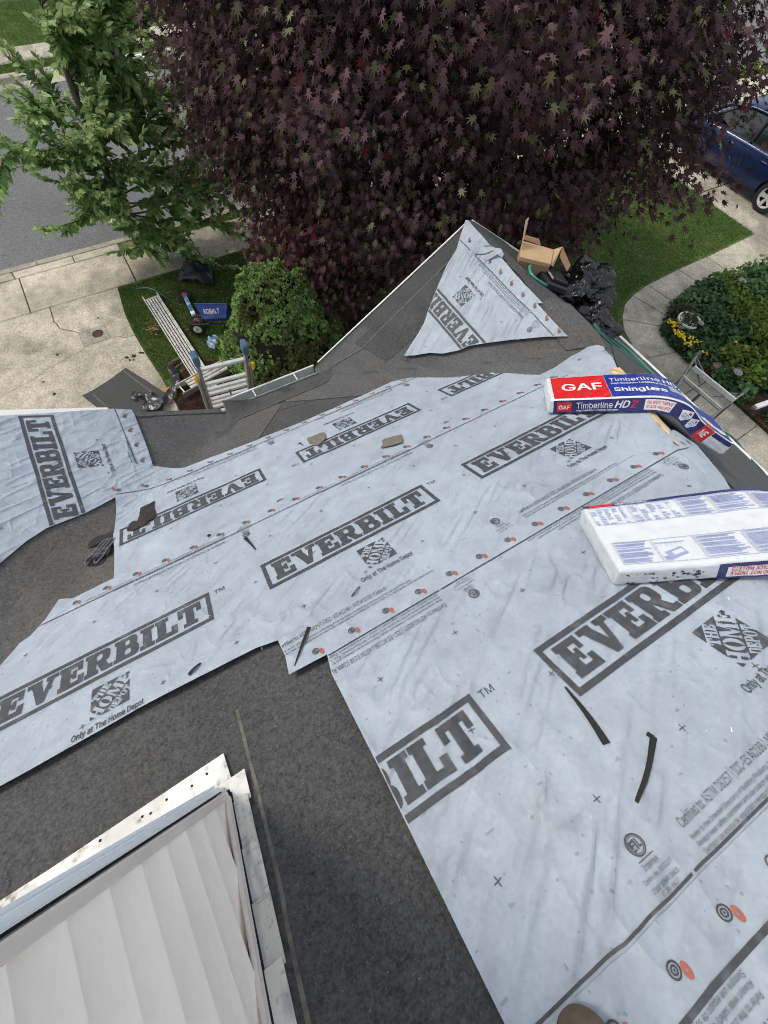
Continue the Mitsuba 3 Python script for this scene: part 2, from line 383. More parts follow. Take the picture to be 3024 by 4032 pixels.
# ---------------------------------------------------------------- roof geometry (used by everything that lies on it)
TP, CP, OY = 0.5982, 0.8582, 0.66742                 # main slope, its cosine, plan y = v*CP - OY for v along the slope
ZM, XR, YR, ZR = 4.2852 - .040, 2.78, 1.19, 3.573 - .040
def zM(x, y): return np.minimum(ZM - TP * y, 6.25 + TP * (y + 3.28)) + 0 * x
def zL(x, y): return np.minimum(ZM - TP * 2.6 - 0.53 * (x - .11), 4.75 + .53 * (x + 3.59)) + 0 * y
def zP(x, y): return ZR - 0.594 * (XR - x) + 0 * y
def zR(x, y): return ZR - 0.653 * (x - XR) + 0 * y
def smax(a, b, k): h = np.clip(.5 + .5 * (a - b) / k, 0, 1); return b * (1 - h) + a * h + k * h * (1 - h)
def smin(a, b, k): return -smax(-a, -b, k)
def roof(x, y, k=0.05):
    x, y = np.asarray(x, float), np.asarray(y, float)
    return smin(smax(smax(zM(x, y), zL(x, y), k), zP(x, y), k), zR(x, y), .018)
def N3(x, y, s, sd=0, sy=None): return meshkit.noise(np.stack([x * s, y * (sy or s), 0 * x], -1), sd)
def wrinkle(x, y):
    """Loose wrinkles of the laid sheets, never below the deck."""
    a, b = x * .88 + y * .48, -x * .48 + y * .88
    w = 0.006 * N3(x, y, 5, 3) + 0.006 * N3(a, b, 3.2, 5, 17) + 0.0025 * N3(x, y, 13, 9, 9)
    for cx, cy, dx, dy, L in ((.19, -.30, .1, 1, .25), (.30, -.42, .05, 1, .3), (.16, -.17, .2, 1, .2), (.42, -.36, -.1, 1, .22), (.27, -.55, .2, 1, .2)):
        n = math.hypot(dx, dy); u = ((x - cx) * dx + (y - cy) * dy) / n; v = (-(x - cx) * dy + (y - cy) * dx) / n
        w = w + 0.009 * np.exp(-(v / .022) ** 2) * np.exp(-(u / L) ** 2)
    return w
def lie(off): return lambda x, y: roof(x, y) + off + .010 + wrinkle(x, y)
# ---------------------------------------------------------------- the house
house = thing('house', 'house with its stripped roof covered in dark membrane and loose grey underlayment', 'house')
def deck(poly, step=.12, seed=0):
    return sheet_mesh(poly, step, lambda x, y: roof(x, y) + 0.004 * N3(x, y, 4, 1), .05, seed)
foot = Polygon([(-6.5, -6), (4.30, -6), (4.30, 2.97), (1.10, 2.97), (1.10, 2.86), (.11, 2.86), (.11, 2.70), (-6.5, 2.70)])
hipline = [(XR, YR), (XR - 4.8, YR - 4.8 / .916)]
regs = {'M': Polygon([(1.10, 2.87), (.11, 2.87), (.09, 2.63), (-5.4, -3.4), (-6.5, -6), (-2.5, -6), hipline[1], (XR, YR)]),
        'P': Polygon([(1.10, 2.87), (XR, YR), (XR, 2.97), (1.10, 2.97)]),
        'R': Polygon([(XR, 2.97), (XR, YR), hipline[1], (-2.3, -6), (4.30, -6), (4.30, 2.97)])}
regs['L'] = foot.difference(unary_union([regs[k] for k in 'MPR']).buffer(.002))
regs['M'] = regs['M'].intersection(foot)
for kx, mt in (('M', 'membrane'), ('L', 'membrane_warm'), ('P', 'membrane'), ('R', 'membrane_blue')):
    g = regs[kx].intersection(foot)
    g = max(getattr(g, 'geoms', [g]), key=lambda q: q.area)
    part(house, 'roof_slope', deck(g, .16 if kx in 'MP' else .22), mt, 35)
def strip(poly, off, m, name='membrane_strip', step=.10, th=.004, label=None):
    return part(house, name, sheet_mesh(poly, step, lambda x, y: roof(x, y) + off + .004 * N3(x, y, 4, 1), th), m, 35, label=label)
# valley, eave and ridge strips with their lapped edges
strip(Polygon([(.09, 2.69), (-.42, 2.69), (-.62, 2.5), (-2.6, .5), (-1.9, .1), (-.2, 1.55), (.55, 2.50), (.53, 2.82), (.12, 2.85)]), .006, 'membrane_warm')
strip(Polygon([(1.08, 2.93), (1.62, 2.93), (2.90, 1.55), (2.92, 1.16), (2.55, .98), (1.2, 2.02), (.62, 2.52), (.60, 2.84), (1.08, 2.85)]), .007, 'membrane_warm')
strip(Polygon([(.12, 2.56), (.58, 2.585), (1.06, 2.585), (1.24, 2.82), (1.12, 2.845), (.12, 2.845)]), .012, 'membrane', step=.07)
strip(Polygon([(1.62, 2.42), (2.4, 2.45), (2.35, 2.86), (1.50, 2.84)]), .012, 'membrane', step=.07)
strip(Polygon([(2.66, 1.50), (2.74, 2.2), (2.705, 2.98), (3.3, 2.98), (3.3, 1.5)]), .014, 'membrane_blue', step=.07, label='blue-black membrane folded over the ridge of the front gable')
strip(Polygon([(2.60, 1.38), (2.665, 1.85), (2.95, 1.82), (3.25, 1.93), (3.10, 1.45), (2.82, 1.20)]), .022, 'membrane_warm', step=.06, label='loose square of brown-grey membrane over the end of the ridge')
strip(Polygon([(2.70, 1.02), (3.3, 1.40), (4.29, 1.4), (4.29, -5.9), (2.9, -5.9), (2.5, -.6), (2.34, .42), (2.50, .80)]), .008, 'membrane_blue', step=.16)
def lay(pts, w=.012, off=.016):
    return part(house, 'lay_line', sheet_mesh(LineString(pts).buffer(w / 2, cap_style='flat'), w * .9, lambda x, y: roof(x, y) + off + .004 * N3(x, y, 4, 1), .0015), 'lay_line', 35)
lay(wob([(.12, 2.56), (.58, 2.575), (.98, 2.585), (1.14, 2.70), (1.26, 2.815)], .004), .010, .0155)
lay(wob([(1.26, 2.815), (1.52, 2.735), (1.95, 2.765), (2.6, 2.80)], .004), .012, .0155)
lay(wob([(-.402, .20), (-.398, .03), (-.394, -.1), (-.394, -.24), (-.398, -.34), (-.40, -.9)], .004), .011, .0020)
lay([(2.72, 1.62), (2.80, 1.70), (2.92, 1.70), (3.06, 1.62)], .010, .0245)
lay(wob([(.35, 2.47), (.9, 2.33), (1.4, 2.02), (1.9, 1.75)], .006), .006, .009)

# bare sheathing along the open hip
def hipx(t): return (XR + .02 - t * .66, YR - .02 - t * .735)
ss = [(2.64, 1.02), (2.57, .96), (2.44, .80), (2.33, .69), (2.18, .50), (2.07, .36), (2.00, .26), (1.97, .29), (2.05, .42), (2.20, .62), (2.34, .80), (2.50, 1.01)]
part(house, 'sheathing', sheet_mesh([(2.52, .92), (2.44, .80), (2.26, .57), (2.10, .36), (1.99, .22), (1.95, .25), (2.05, .40), (2.20, .61), (2.37, .83), (2.47, .955)], .05,
     lambda x, y: roof(x, y) + .046 , .02), 'sheathing', 30, label='strip of bare yellow wood sheathing along the open hip')
# eaves: gutter, drip edges, boards
gp = Polygon([(0, 0), (0, -.11), (.09, -.11), (.112, -.012), (.105, -.010), (.084, -.10), (.008, -.10), (.008, 0)])
g = trimesh.creation.extrude_polygon(gp, .95, engine='earcut'); v = np.array(g.vertices)
g.vertices = np.stack([.13 + v[:, 2], 2.865 + v[:, 0], 2.565 + v[:, 1]], 1); g.invert() if g.volume < 0 else None
part(house, 'gutter', g, 'gutter_inside')
part(house, 'gutter_lip', bar((.12, 2.978, 2.557), (1.09, 2.978, 2.557), .016, .014), 'white_metal')
for x in (.42, .86): part(house, 'gutter_hanger', bar((x, 2.87, 2.572), (x, 2.97, 2.565), .012, .006), 'white_metal')
def rake(pts, w, h, dz=0): return [bar(np.array(a) + [0, 0, dz], np.array(b) + [0, 0, dz], w, h) for a, b in zip(pts[:-1], pts[1:])]
lr = [(x, 2.715, float(zL(x, 2.7)) + .012) for x in (-6.4, .06)]
part(house, 'drip_edge', cat(rake([(-3.55, 2.715, float(zL(-3.55, 2.7)) + .012), (-.56, 2.715, float(zL(-.56, 2.7)) + .012)], .045, .02)), 'white_metal')
part(house, 'felt_edge', cat(rake([(-.55, 2.712, float(zL(-.55, 2.7)) + .004), lr[1]], .05, .02)), 'membrane_warm')
part(house, 'drip_edge', cat(rake([(-3.55, 2.775, float(zL(-3.55, 2.7)) + .006), (-.70, 2.765, float(zL(-.70, 2.7)) + .004)], .06, .03)), 'white_metal')
part(house, 'fascia', cat(rake([(-3.55, 2.69, float(zL(-3.55, 2.7)) - .12), (.06, 2.69, float(zL(.06, 2.7)) - .12)], .03, .18)), 'wall_white')
pl = [(1.14, 2.985, float(zP(1.14, 3)) + .008), (XR - .03, 2.985, ZR - .012)]
part(house, 'drip_edge', cat(rake(pl, .014, .014)), 'white_metal')
part(house, 'fascia', cat(rake([np.array(pl[0]) - [0, .035, .12], np.array(pl[1]) - [0, .035, .12]], .03, .18)), 'wall_white')
rl = [(XR + .03, 2.985, ZR - .012), (4.28, 2.985, float(zR(4.28, 0)) + .008)]
part(house, 'drip_edge', cat(rake(rl, .024, .018)), 'white_metal')
part(house, 'fascia', cat(rake([np.array(rl[0]) - [0, .035, .12], np.array(rl[1]) - [0, .035, .12]], .03, .18)), 'wall_white')
part(house, 'drip_edge', bar((4.315, -6, float(zR(4.31, 0)) + .006), (4.315, 2.98, float(zR(4.31, 0)) + .006), .032, .02), 'white_metal')
part(house, 'fascia', bar((4.27, -6, 2.45), (4.27, 2.95, 2.45), .03, .16), 'wall_white')
def wall(p, z0, z1, name='wall'): part(house, name, prism(Polygon(p), z0, z1), 'wall_white')
wall([(.25, 2.30), (1.3, 2.30), (1.3, 2.45), (.25, 2.45)], 0, 2.50)
wall([(1.30, 2.45), (4.0, 2.45), (4.0, 2.58), (1.30, 2.58)], 0, 2.46)
wall([(3.85, -6), (4.0, -6), (4.0, 2.45), (3.85, 2.45)], 0, 2.46)
wall([(-6.4, 2.25), (.2, 2.25), (.2, 2.4), (-6.4, 2.4)], 0, 2.5)
gt = trimesh.creation.extrude_polygon(Polygon([(1.35, 2.46), (3.95, 2.46), (XR, 3.28)]), .1, engine='earcut'); v = np.array(gt.vertices)
gt.vertices = np.stack([v[:, 0], 2.47 + v[:, 2], v[:, 1]], 1); gt.invert() if gt.volume < 0 else None
part(house, 'gable_wall', gt, 'wall_white')
gt = trimesh.creation.extrude_polygon(Polygon([(-6.4, 2.5), (.1, 2.5), (-3.5, 4.3)]), .1, engine='earcut'); v = np.array(gt.vertices)
gt.vertices = np.stack([v[:, 0], 2.28 + v[:, 2], v[:, 1]], 1); gt.invert() if gt.volume < 0 else None
part(house, 'gable_wall', gt, 'wall_white')

# dormer: cheek wall with lap siding, corner post, apron and step flashing
dorm = house + '__dormer'
XW = -.497
def sub(name, m, mt, smooth=False, **k): return part(dorm, name, m, mt, smooth, **k)
YC, ZT = -.012, 5.95
def strip_tris(poly, zb, course, nz_=9):
    out = []
    for i in range(nz_):
        g = poly.intersection(B0(-9, zb + course * i / nz_, 9, zb + course * (i + 1) / nz_))
        if not g.is_empty and g.area > 1e-7: out.append(tri2d(g))
    v, f = join2(out); k = np.round(v * 1e6).astype(np.int64); _, ix, inv = np.unique(k, axis=0, return_index=True, return_inverse=True)
    return v[ix], inv.ravel()[f]
def B0(x0, y0, x1, y1): return Polygon([(x0, y0), (x1, y0), (x1, y1), (x0, y1)])
course = .104
z0 = 5.048 - 8 * .104
i = 0
while z0 < ZT:
    zb, zt = z0, z0 + course
    # the slope cuts each course: wall only above the roof + 40 mm
    y_at = lambda z: (ZM + .075 - z) / TP
    yb, yt = y_at(zb), y_at(zt)
    p = [(min(yb, -3.2), zb)] if False else None
    back = -3.1
    poly = Polygon([(back, zb), (YC - .022, zb), (YC - .022, zt), (back, zt)]).intersection(Polygon([(YC, y_at.__call__(0) * 0 + ZM + .034 - TP * YC), (back, ZM + .034 - TP * back), (back, 9), (YC, 9)]))
    if not poly.is_empty and poly.area > 1e-4:
        v2, f2 = tri2d(poly); v2, f2 = strip_tris(poly, zb, course)
        t = (v2[:, 1] - zb) / course
        xo = XW + .004 + .021 * np.clip(1 - t, 0, 1) ** 2.0
        V = np.vstack([np.c_[xo, v2], np.c_[xo * 0 + XW - .012, v2]]); n = len(v2)
        e = np.vstack([f2[:, [0, 1]], f2[:, [1, 2]], f2[:, [2, 0]]]); es = np.sort(e, 1)
        _, ix, ct = np.unique(es, axis=0, return_index=True, return_counts=True); be = e[ix[ct == 1]]
        F = np.vstack([f2, f2[:, ::-1] + n, np.stack([be[:, 1], be[:, 0], be[:, 0] + n], 1), np.stack([be[:, 1], be[:, 0] + n, be[:, 1] + n], 1)])
        m = tm(V, F); m.invert() if m.volume < 0 else None
        sub('siding_board', m, 'siding', 25)
    z0 += course; i += 1
zc = ZM - TP * YC
sub('corner_post', cat([place(bevbox(.034, .022, ZT - zc - .04, .004), None, (XW + .010, YC - .011, (ZT + zc + .04) / 2)),
                        place(bevbox(.024, .006, ZT - zc - .04, .002), None, (XW - .016, YC + .001, (ZT + zc + .04) / 2))]), 'siding_trim')
sub('post_gap', place(bevbox(.02, .004, ZT - zc - .04, .001), None, (XW - .006, YC + .005, (ZT + zc) / 2)), 'dark_gap')
sub('corner_flashing', place(bevbox(.016, .016, ZT - zc - .03, .002), None, (XW - .002, YC + .0155, (ZT + zc + .03) / 2)), 'pale_flash', label='pale blue upright flashing behind the corner post')
sub('corner_flashing', place(bevbox(.016, .008, ZT - zc - .06, .002), None, (XW - .012, YC + .028, (ZT + zc) / 2)), 'pale_flash')
sub('front_wall', prism(Polygon([(-2.6, YC - .05), (XW - .012, YC - .05), (XW - .012, YC), (-2.6, YC)]), 3.9, ZT), 'siding')
sub('end_wall', prism(Polygon([(-2.65, -3.1), (-2.6, -3.1), (-2.6, YC), (-2.65, YC)]), 3.6, ZT), 'siding')
sub('roof', prism(Polygon([(-2.75, -3.3), (XW - .02, -3.3), (XW - .02, YC), (-2.75, YC)]), ZT, ZT + .05), 'membrane')
# slanted trim along the cheek foot
a, b = np.array([XW + .026, YC - .012, zc + .055]), np.array([XW + .026, -3.0, ZM + TP * 3.0 + .050])
sub('foot_trim', bar(a, b, .012, .032, .004), 'siding_trim')
sub('foot_trim', bar(a + [.004, 0, -.03], b + [.004, 0, -.03], .006, .02, .002), 'dark_gap')
ap = sheet_mesh([(-2.6, .035), (-1.0, .067), (-.470, .091), (-.460, .014), (-.46, -.012), (-2.6, -.012)], .05, lambda x, y: roof(x, y) + .017, .002)
sub('apron_flashing', ap, 'dirty_white')
for (x, y) in ((-.58, .055), (-.66, .06), (-.71, .05), (-.735, .055), (-.53, .062), (-.86, .06)):
    sub('nail_hole', place(lathe([(0, .0025), (.0035, .0022), (.004, 0)], 8), None, (x, y, float(roof(x, y)) + .018)), 'dark_gap')
ys = [.013, -.05, -.161, -.270, -.379, -.49, -.60, -.71, -.82, -.93, -1.04, -1.15]
for j, (ya, yb) in enumerate(zip(ys[:-1], ys[1:])):
    o = .016 + .0016 * j * 0 + .0025 * (j % 2) + .002
    w = XW + .080 + random.uniform(-.004, .003)
    q = [(XW + .028, yb - .012), (XW + .028, ya), (w + .001, ya + .002), (w, yb - .014)]
    m = sheet_mesh(q, .03, lambda x, y: roof(x, y) + .017 + .006 * np.clip((ya - y) / .11, 0, 1) * 0 + (.009 * (y - yb) / (ya - yb)), .0025)
    up = place(bevbox(.002, abs(ya - yb) + .01, .05, .0005), None, (XW + .012, (ya + yb) / 2, ZM - TP * (ya + yb) / 2 + .045))
    sub('step_flashing', m, 'dirty_white' if j == 0 else ('step_metal' if j % 2 else 'step_metal_pale'))
# ---------------------------------------------------------------- loose underlayment with its printing
def sheetc(p, n, uv):
    a = fb(p.x * 3.1, p.y * 3.1, p.z * 2, 4); b = nz(p.x * 16, p.y * 16, p.z * 16); c = nz(p.x * 120, p.y * 120, p.z * 120)
    st = smoothstep(0.56, 0.85, fb(p.x * 7 + 5, p.y * 7, 0.0, 4)); sp = smoothstep(0.87, 0.94, nz(p.x * 83 + 3, p.y * 71, p.z * 77)) * 0.30
    scuff = smoothstep(0.66, 0.80, fb(p.x * 4 + p.y * 7, p.y * 26 - p.x * 16, 3.0, 3)) * 0.085
    sp = 1 - (1 - sp) * (1 - scuff)
    k = (0.78 + 0.34 * a) * (0.90 + 0.18 * b) * (0.93 + 0.14 * c)
    return mix(C3(0.368 * k, 0.420 * k, 0.495 * k), C3(0.33, 0.36, 0.40), 0.35 * st) * (1 - sp)
def sheetb(p, n, uv):
    a, b = p.x * .88 + p.y * .48, p.y * .88 - p.x * .48
    r1 = 1 - dr.abs(2 * nz(a * 5 + 2 * nz(p.x * 3, p.y * 3, 0.0), b * 26, p.z * 3) - 1); r2 = 1 - dr.abs(2 * nz(p.x * 17 + 5, p.y * 13, p.z * 9) - 1)
    return 0.0085 * r1 * r1 * r1 + 0.0040 * r2 * r2 * r2 * r2 + 0.0020 * nz(p.x * 34, p.y * 34, p.z * 34) + 0.0012 * nz(p.x * 90, p.y * 90, p.z * 90) + 0.009 * fb(p.x * 9 + p.y * 4, p.y * 12 - p.x * 6, 0.0, 3)
pri('underlayment', sheetc, 0.55, 0.45, bump=sheetb)
def inkc(p, n, uv):
    k = 0.75 + 0.5 * nz(p.x * 60, p.y * 60, p.z * 60); w = smoothstep(0.62, 0.9, fb(p.x * 30, p.y * 30, 0.0, 3)) * 0.22
    return mix(C3(0.058 * k, 0.062 * k, 0.072 * k), C3(0.3, 0.32, 0.35), w)
pri('ink', inkc, 0.6, 0.4)
pri('ink_orange', lambda p, n, uv: C3(0.37, 0.118, 0.082) * (0.8 + 0.35 * nz(p.x * 90, p.y * 90, p.z * 90)), 0.6, 0.4)
pri('ink_pale', (0.52, 0.56, 0.62), 0.6, 0.4)

def B(x0, y0, x1, y1): return Polygon([(x0, y0), (x1, y0), (x1, y1), (x0, y1)])
def rb(x0, y0, x1, y1, r): return B(x0 + r, y0 + r, x1 - r, y1 - r).buffer(r, quad_segs=5)
def U(*a): return unary_union(a)
def slab_letters():
    G = {}
    G['E'] = (U(B(.08, 0, .42, 1), B(0, 0, .90, .2), B(0, .8, .86, 1), B(.68, .6, .86, 1), B(.70, 0, .92, .40), B(.3, .42, .62, .59), B(.50, .33, .64, .68)), .92)
    G['V'] = (U(Polygon([(.10, 1), (.46, 1), (.65, .40), (.84, 1), (1.04, 1), (.72, 0), (.46, 0)]), B(0, .82, .52, 1), B(.68, .82, 1.14, 1)), 1.14)
    G['R'] = (U(B(.08, 0, .42, 1), B(0, 0, .52, .18), B(0, .82, .5, 1), rb(.1, .42, .94, 1, .2).difference(rb(.42, .58, .64, .84, .08)), Polygon([(.42, .5), (.74, .5), (1.0, 0), (.66, 0)]), B(.66, 0, 1.06, .18)), 1.06)
    G['B'] = (U(B(.08, 0, .42, 1), B(0, 0, .5, .18), B(0, .82, .5, 1), rb(.1, .46, .90, 1, .2).difference(rb(.42, .62, .60, .84, .07)), rb(.1, 0, .97, .56, .22).difference(rb(.42, .17, .66, .43, .08))), .97)
    G['I'] = (U(B(.11, 0, .45, 1), B(0, 0, .56, .18), B(0, .82, .56, 1)), .56)
    G['L'] = (U(B(.08, 0, .42, 1), B(0, .82, .54, 1), B(0, 0, .88, .2), B(.64, 0, .88, .42)), .88)
    G['T'] = (U(B(.32, 0, .66, 1), B(0, .8, .98, 1), B(0, .56, .2, 1), B(.78, .56, .98, 1), B(.2, 0, .78, .18)), .98)
    G['H'] = (U(B(.08, 0, .38, 1), B(.62, 0, .92, 1), B(.3, .42, .7, .58), B(0, 0, .46, .1), B(0, .9, .46, 1), B(.54, 0, 1, .1), B(.54, .9, 1, 1)), 1.0)
    G['O'] = (affinity.scale(Point(.5, .5).buffer(.5, 8), 1, 1).difference(affinity.scale(Point(.5, .5).buffer(.4, 8), .45, 1)).difference(B(.46, -.1, .54, 1.1)), 1.0)
    G['M'] = (U(B(.06, 0, .2, 1), B(.86, 0, 1.16, 1), Polygon([(.06, 1), (.4, 1), (.64, .3), (.52, 0)]), Polygon([(.64, .25), (.88, 1), (.95, 1), (.62, .0), (.52, 0)]), B(0, 0, .28, .1), B(.78, 0, 1.24, .1), B(0, .9, .3, 1), B(.86, .9, 1.24, 1)), 1.24)
    G['D'] = (U(B(.08, 0, .38, 1), rb(.1, 0, .95, 1, .35).difference(rb(.38, .12, .64, .88, .12)), B(0, 0, .4, .1), B(0, .9, .4, 1)), .95)
    G['P'] = (U(B(.08, 0, .38, 1), rb(.1, .42, .9, 1, .2).difference(rb(.38, .55, .6, .88, .08)), B(0, 0, .5, .1), B(0, .9, .4, 1)), .9)
    return G
GL = slab_letters()
def word(s, h, wd, gap=.06):
    """Slab lettering of height h stretched to width wd."""
    x, out = 0, []
    for c in s:
        g, w = GL[c]; out.append(affinity.translate(g, x, 0)); x += w + gap
    return affinity.scale(unary_union(out), wd / (x - gap), h, origin=(0, 0))

BOXW, BOXH = .94, .192
brand_box = B(0, 0, BOXW, BOXH).difference(B(.020, .021, BOXW - .020, BOXH - .021))
brand_word = affinity.translate(word('EVERBILT', .126, .846, .045), .047, .036)
def store_logo():
    s = .146
    sq = B(0, 0, s, s); d = s * math.sqrt(2)
    def tilt(g, off): return affinity.translate(affinity.rotate(affinity.translate(g, 0, off), 45, origin=(0, 0)), s / 2, s / 2)
    home = affinity.translate(word('HOME', .056, d * .90, .05), -d * .45, 0)
    the = affinity.translate(word('THE', .036, .078, .05), -.039, 0)
    dep = affinity.translate(word('DEPOT', .036, .102, .05), -.051, 0)
    return sq.difference(unary_union([tilt(home, -.028), tilt(the, .033), tilt(dep, -.069)]))
LOGO = store_logo().buffer(-.0004)
def ring(r0, r1): return Point(0, 0).buffer(r1, 10).difference(Point(0, 0).buffer(r0, 10)) if r0 > 0 else Point(0, 0).buffer(r1, 10)
target_ink = U(ring(.0104, .0140), ring(.0044, .0078), ring(0, .0022))
target_dot = affinity.scale(ring(.003, .0140), .60, 1.0)
CERT = 'Certified to: ASTM D8257 | ICC-ES AC188 | ASTM E108 (Class A)'
SMALL = ['Refer to the Intertek Directory of Building Products (https://bpdirectory.intertek.com) for detailed information.',
         'Always wear safety equipment and use caution when walking or standing on Everbilt. Water, ice, debris and/or dust may reduce traction.',
         'Siempre use equipo de seguridad y tenga cuidado al caminar o pararse sobre Everbilt. El agua, el hielo y / o el polvo pueden reducir la tracción.']
def fit_text(s, h, width, bold=False):
    v, f = text2d(s, h, bold); return v * [width / v[:, 0].max(), 1], f
def cert_block():
    out = [move2(fit_text(CERT, .0205, .49), -.054, -.341)]
    for s, q, w in zip(SMALL, (-.366, -.381, -.396), (.60, .70, .74)): out.append(move2(fit_text(s, .0100, w), -.056, q))
    return join2(out)
def etl_block():
    mark = U(ring(.0185, .022), ring(.0155, .0172), B(-.014, -.004, -.008, .010), B(-.014, .006, -.002, .010), B(-.014, -.010, -.004, -.006), B(-.010, -.001, -.003, .003), B(-.0015, -.010, .003, .011), B(.005, -.008, .008, .011), B(.005, -.008, .013, -.004))
    out = [move2(tri2d(mark), -.169, -.307), move2(tri2d(B(-.022, 0, .022, .002)), -.169, -.334)]
    for s, h, w, q in (('Intertek', .012, .045, -.350), ('Control No. 5031277', .0085, .085, -.366), ('CODE COMPLIANCE', .0085, .08, -.384), ('CCRR-0437', .0085, .05, -.396)):
        out.append(move2(fit_text(s, h, w), -.169 - w / 2, q))
    return join2(out)
CB, EB = cert_block(), etl_block()
def turned(vf): return -vf[0] + [-.1745, .194], vf[1]

class Sheet:
    """A sheet of underlayment. frame(p, q) turns print coordinates into plan coordinates."""
    def __init__(self, name, label, poly, off, frame, group=None, step=.045, seed=0, clip=None):
        self.key = thing(name, label, 'underlayment sheet', group); self.poly = Polygon(poly).buffer(0); self.off, self.frame = off, frame
        self.z = lie(off)
        part(self.key, 'membrane', sheet_mesh(self.poly, step, self.z, .0022, seed), 'underlayment', 45)
        self.clip = self.poly.buffer(-.004)
        c = np.array(self.poly.exterior.coords); self.inv = None
    def decal(self, name, vf, m='ink', size=.05, lift=.0026, clip=True):
        V, F = subdiv(vf, size) if size else vf
        P = self.frame(V)
        if clip:
            cen = P[F].mean(1); F = F[contains_xy(self.clip, cen[:, 0], cen[:, 1])]
        if not len(F): return
        u, inv = np.unique(F, return_inverse=True); P, F = P[u], inv.reshape(F.shape)
        z = self.z(P[:, 0], P[:, 1]) + lift
        a, b, c = P[F[:, 0]], P[F[:, 1]], P[F[:, 2]]
        ar = (b[:, 0] - a[:, 0]) * (c[:, 1] - a[:, 1]) - (b[:, 1] - a[:, 1]) * (c[:, 0] - a[:, 0])
        F = F.copy(); F[ar < 0] = F[ar < 0][:, ::-1]
        part(self.key, name, tm(np.c_[P, z], F), m)
    def shape(self, name, shp, m='ink', size=.03, dx=0, dy=0):
        """Print a shapely shape, cut to the sheet's outline."""
        cutter = self.local_clip()
        shp = affinity.translate(shp, dx, dy)
        if cutter is not None: shp = shp.intersection(cutter)
        gs = [g for g in getattr(shp, 'geoms', [shp]) if isinstance(g, Polygon) and g.area > 1e-8]
        if gs: self.decal(name, tri2d(MultiPolygon(gs)), m, size, clip=False)
    def local_clip(self):
        if self.inv is None:
            o, ex, ey = [self.frame(np.array([q], float))[0] for q in ((0, 0), (1, 0), (0, 1))]
            A = np.array([ex - o, ey - o]).T; Ai = np.linalg.inv(A); b = -Ai @ o
            self.inv = affinity.affine_transform(self.clip, [Ai[0, 0], Ai[0, 1], Ai[1, 0], Ai[1, 1], b[0], b[1]])
        return self.inv
    def brand(self, k, tag=True):
        p = k * 1.2025
        self.shape('printed_wordmark', U(brand_box, brand_word), dx=p)
        self.decal('printed_trademark', move2(text2d('TM', .026), p + .962, .155), size=None)
        if not tag: return
        self.shape('printed_emblem', LOGO, dx=p + .428, dy=-.187, size=.03)
        self.decal('printed_line', move2(fit_text('Only at The Home Depot', .0255, .262, True), p + .366, -.240), size=None)
    def notes(self, k, low=True, high=True, etl=True):
        p = k * 1.2025
        if low:
            self.decal('printed_notes', (CB[0] + [p, 0], CB[1]), size=None)
            if etl: self.decal('printed_certificate', (EB[0] + [p, 0], EB[1]), size=None)
        if high:
            t = turned(CB); self.decal('printed_notes', (t[0] + [p, 0], t[1]), size=None)
            t = turned(EB)
            if etl: self.decal('printed_certificate', (t[0] + [p, 0], t[1]), size=None)
    def line(self, q, p0, p1, w=.006, gaps=()):
        s = B(p0, q - w / 2, p1, q + w / 2)
        for g in gaps: s = s.difference(B(g - .004, q - w, g + .004, q + w))
        self.shape('printed_lap_line', s, size=.03)
    def targets(self, q, ps, flip=1):
        for p in ps:
            P = self.frame(np.array([[p, q]]))[0]
            if not self.clip.contains(Point(*P)): continue
            key = numbered(self.key + '__nail_target')
            for nm, shp, m, dx, dy in (('ring', target_ink, 'ink', 0, 0), ('dot', target_dot, 'ink_orange', .021 * flip, -.013 * flip)):
                V, F = subdiv(tri2d(affinity.translate(shp, p + dx, q + dy)), .02); X = self.frame(V)
                X = np.c_[X, self.z(X[:, 0], X[:, 1]) + .0026 + (.0005 if nm == 'dot' else 0)]
                a, b, c = X[F[:, 0]], X[F[:, 1]], X[F[:, 2]]
                F = F.copy(); bad = np.cross(b - a, c - a)[:, 2] < 0; F[bad] = F[bad][:, ::-1]
                put(key + '__' + nm, tm(X, F), m)
    def marks(self, ps):
        items = []
        c = U(B(-.011, -.0013, .011, .0013), B(-.0013, -.011, .0013, .011))
        for p, q in ps:
            P = self.frame(np.array([[p, q]]))[0]
            if self.clip.contains(Point(*P)): items.append(move2(tri2d(affinity.rotate(c, (p * 77) % 30 - 15)), p, q))
        if items: self.decal('printed_crosses', join2(items), size=None)

def on_main(u0, v0): return lambda V: np.stack([u0 + V[:, 0], (v0 + V[:, 1]) * CP - OY], 1)
def on_main_turned(u0, v0): return lambda V: np.stack([u0 - V[:, 0], (v0 - V[:, 1]) * CP - OY], 1)
def uvp(pts): return [(u, v * CP - OY) for u, v in pts]
right_edge = [(2.19, .451), (2.185, .329), (2.293, .267), (2.368, .203), (2.322, .11), (2.204, -.036), (2.039, -.143), (1.9, -.42), (1.6, -.9)]

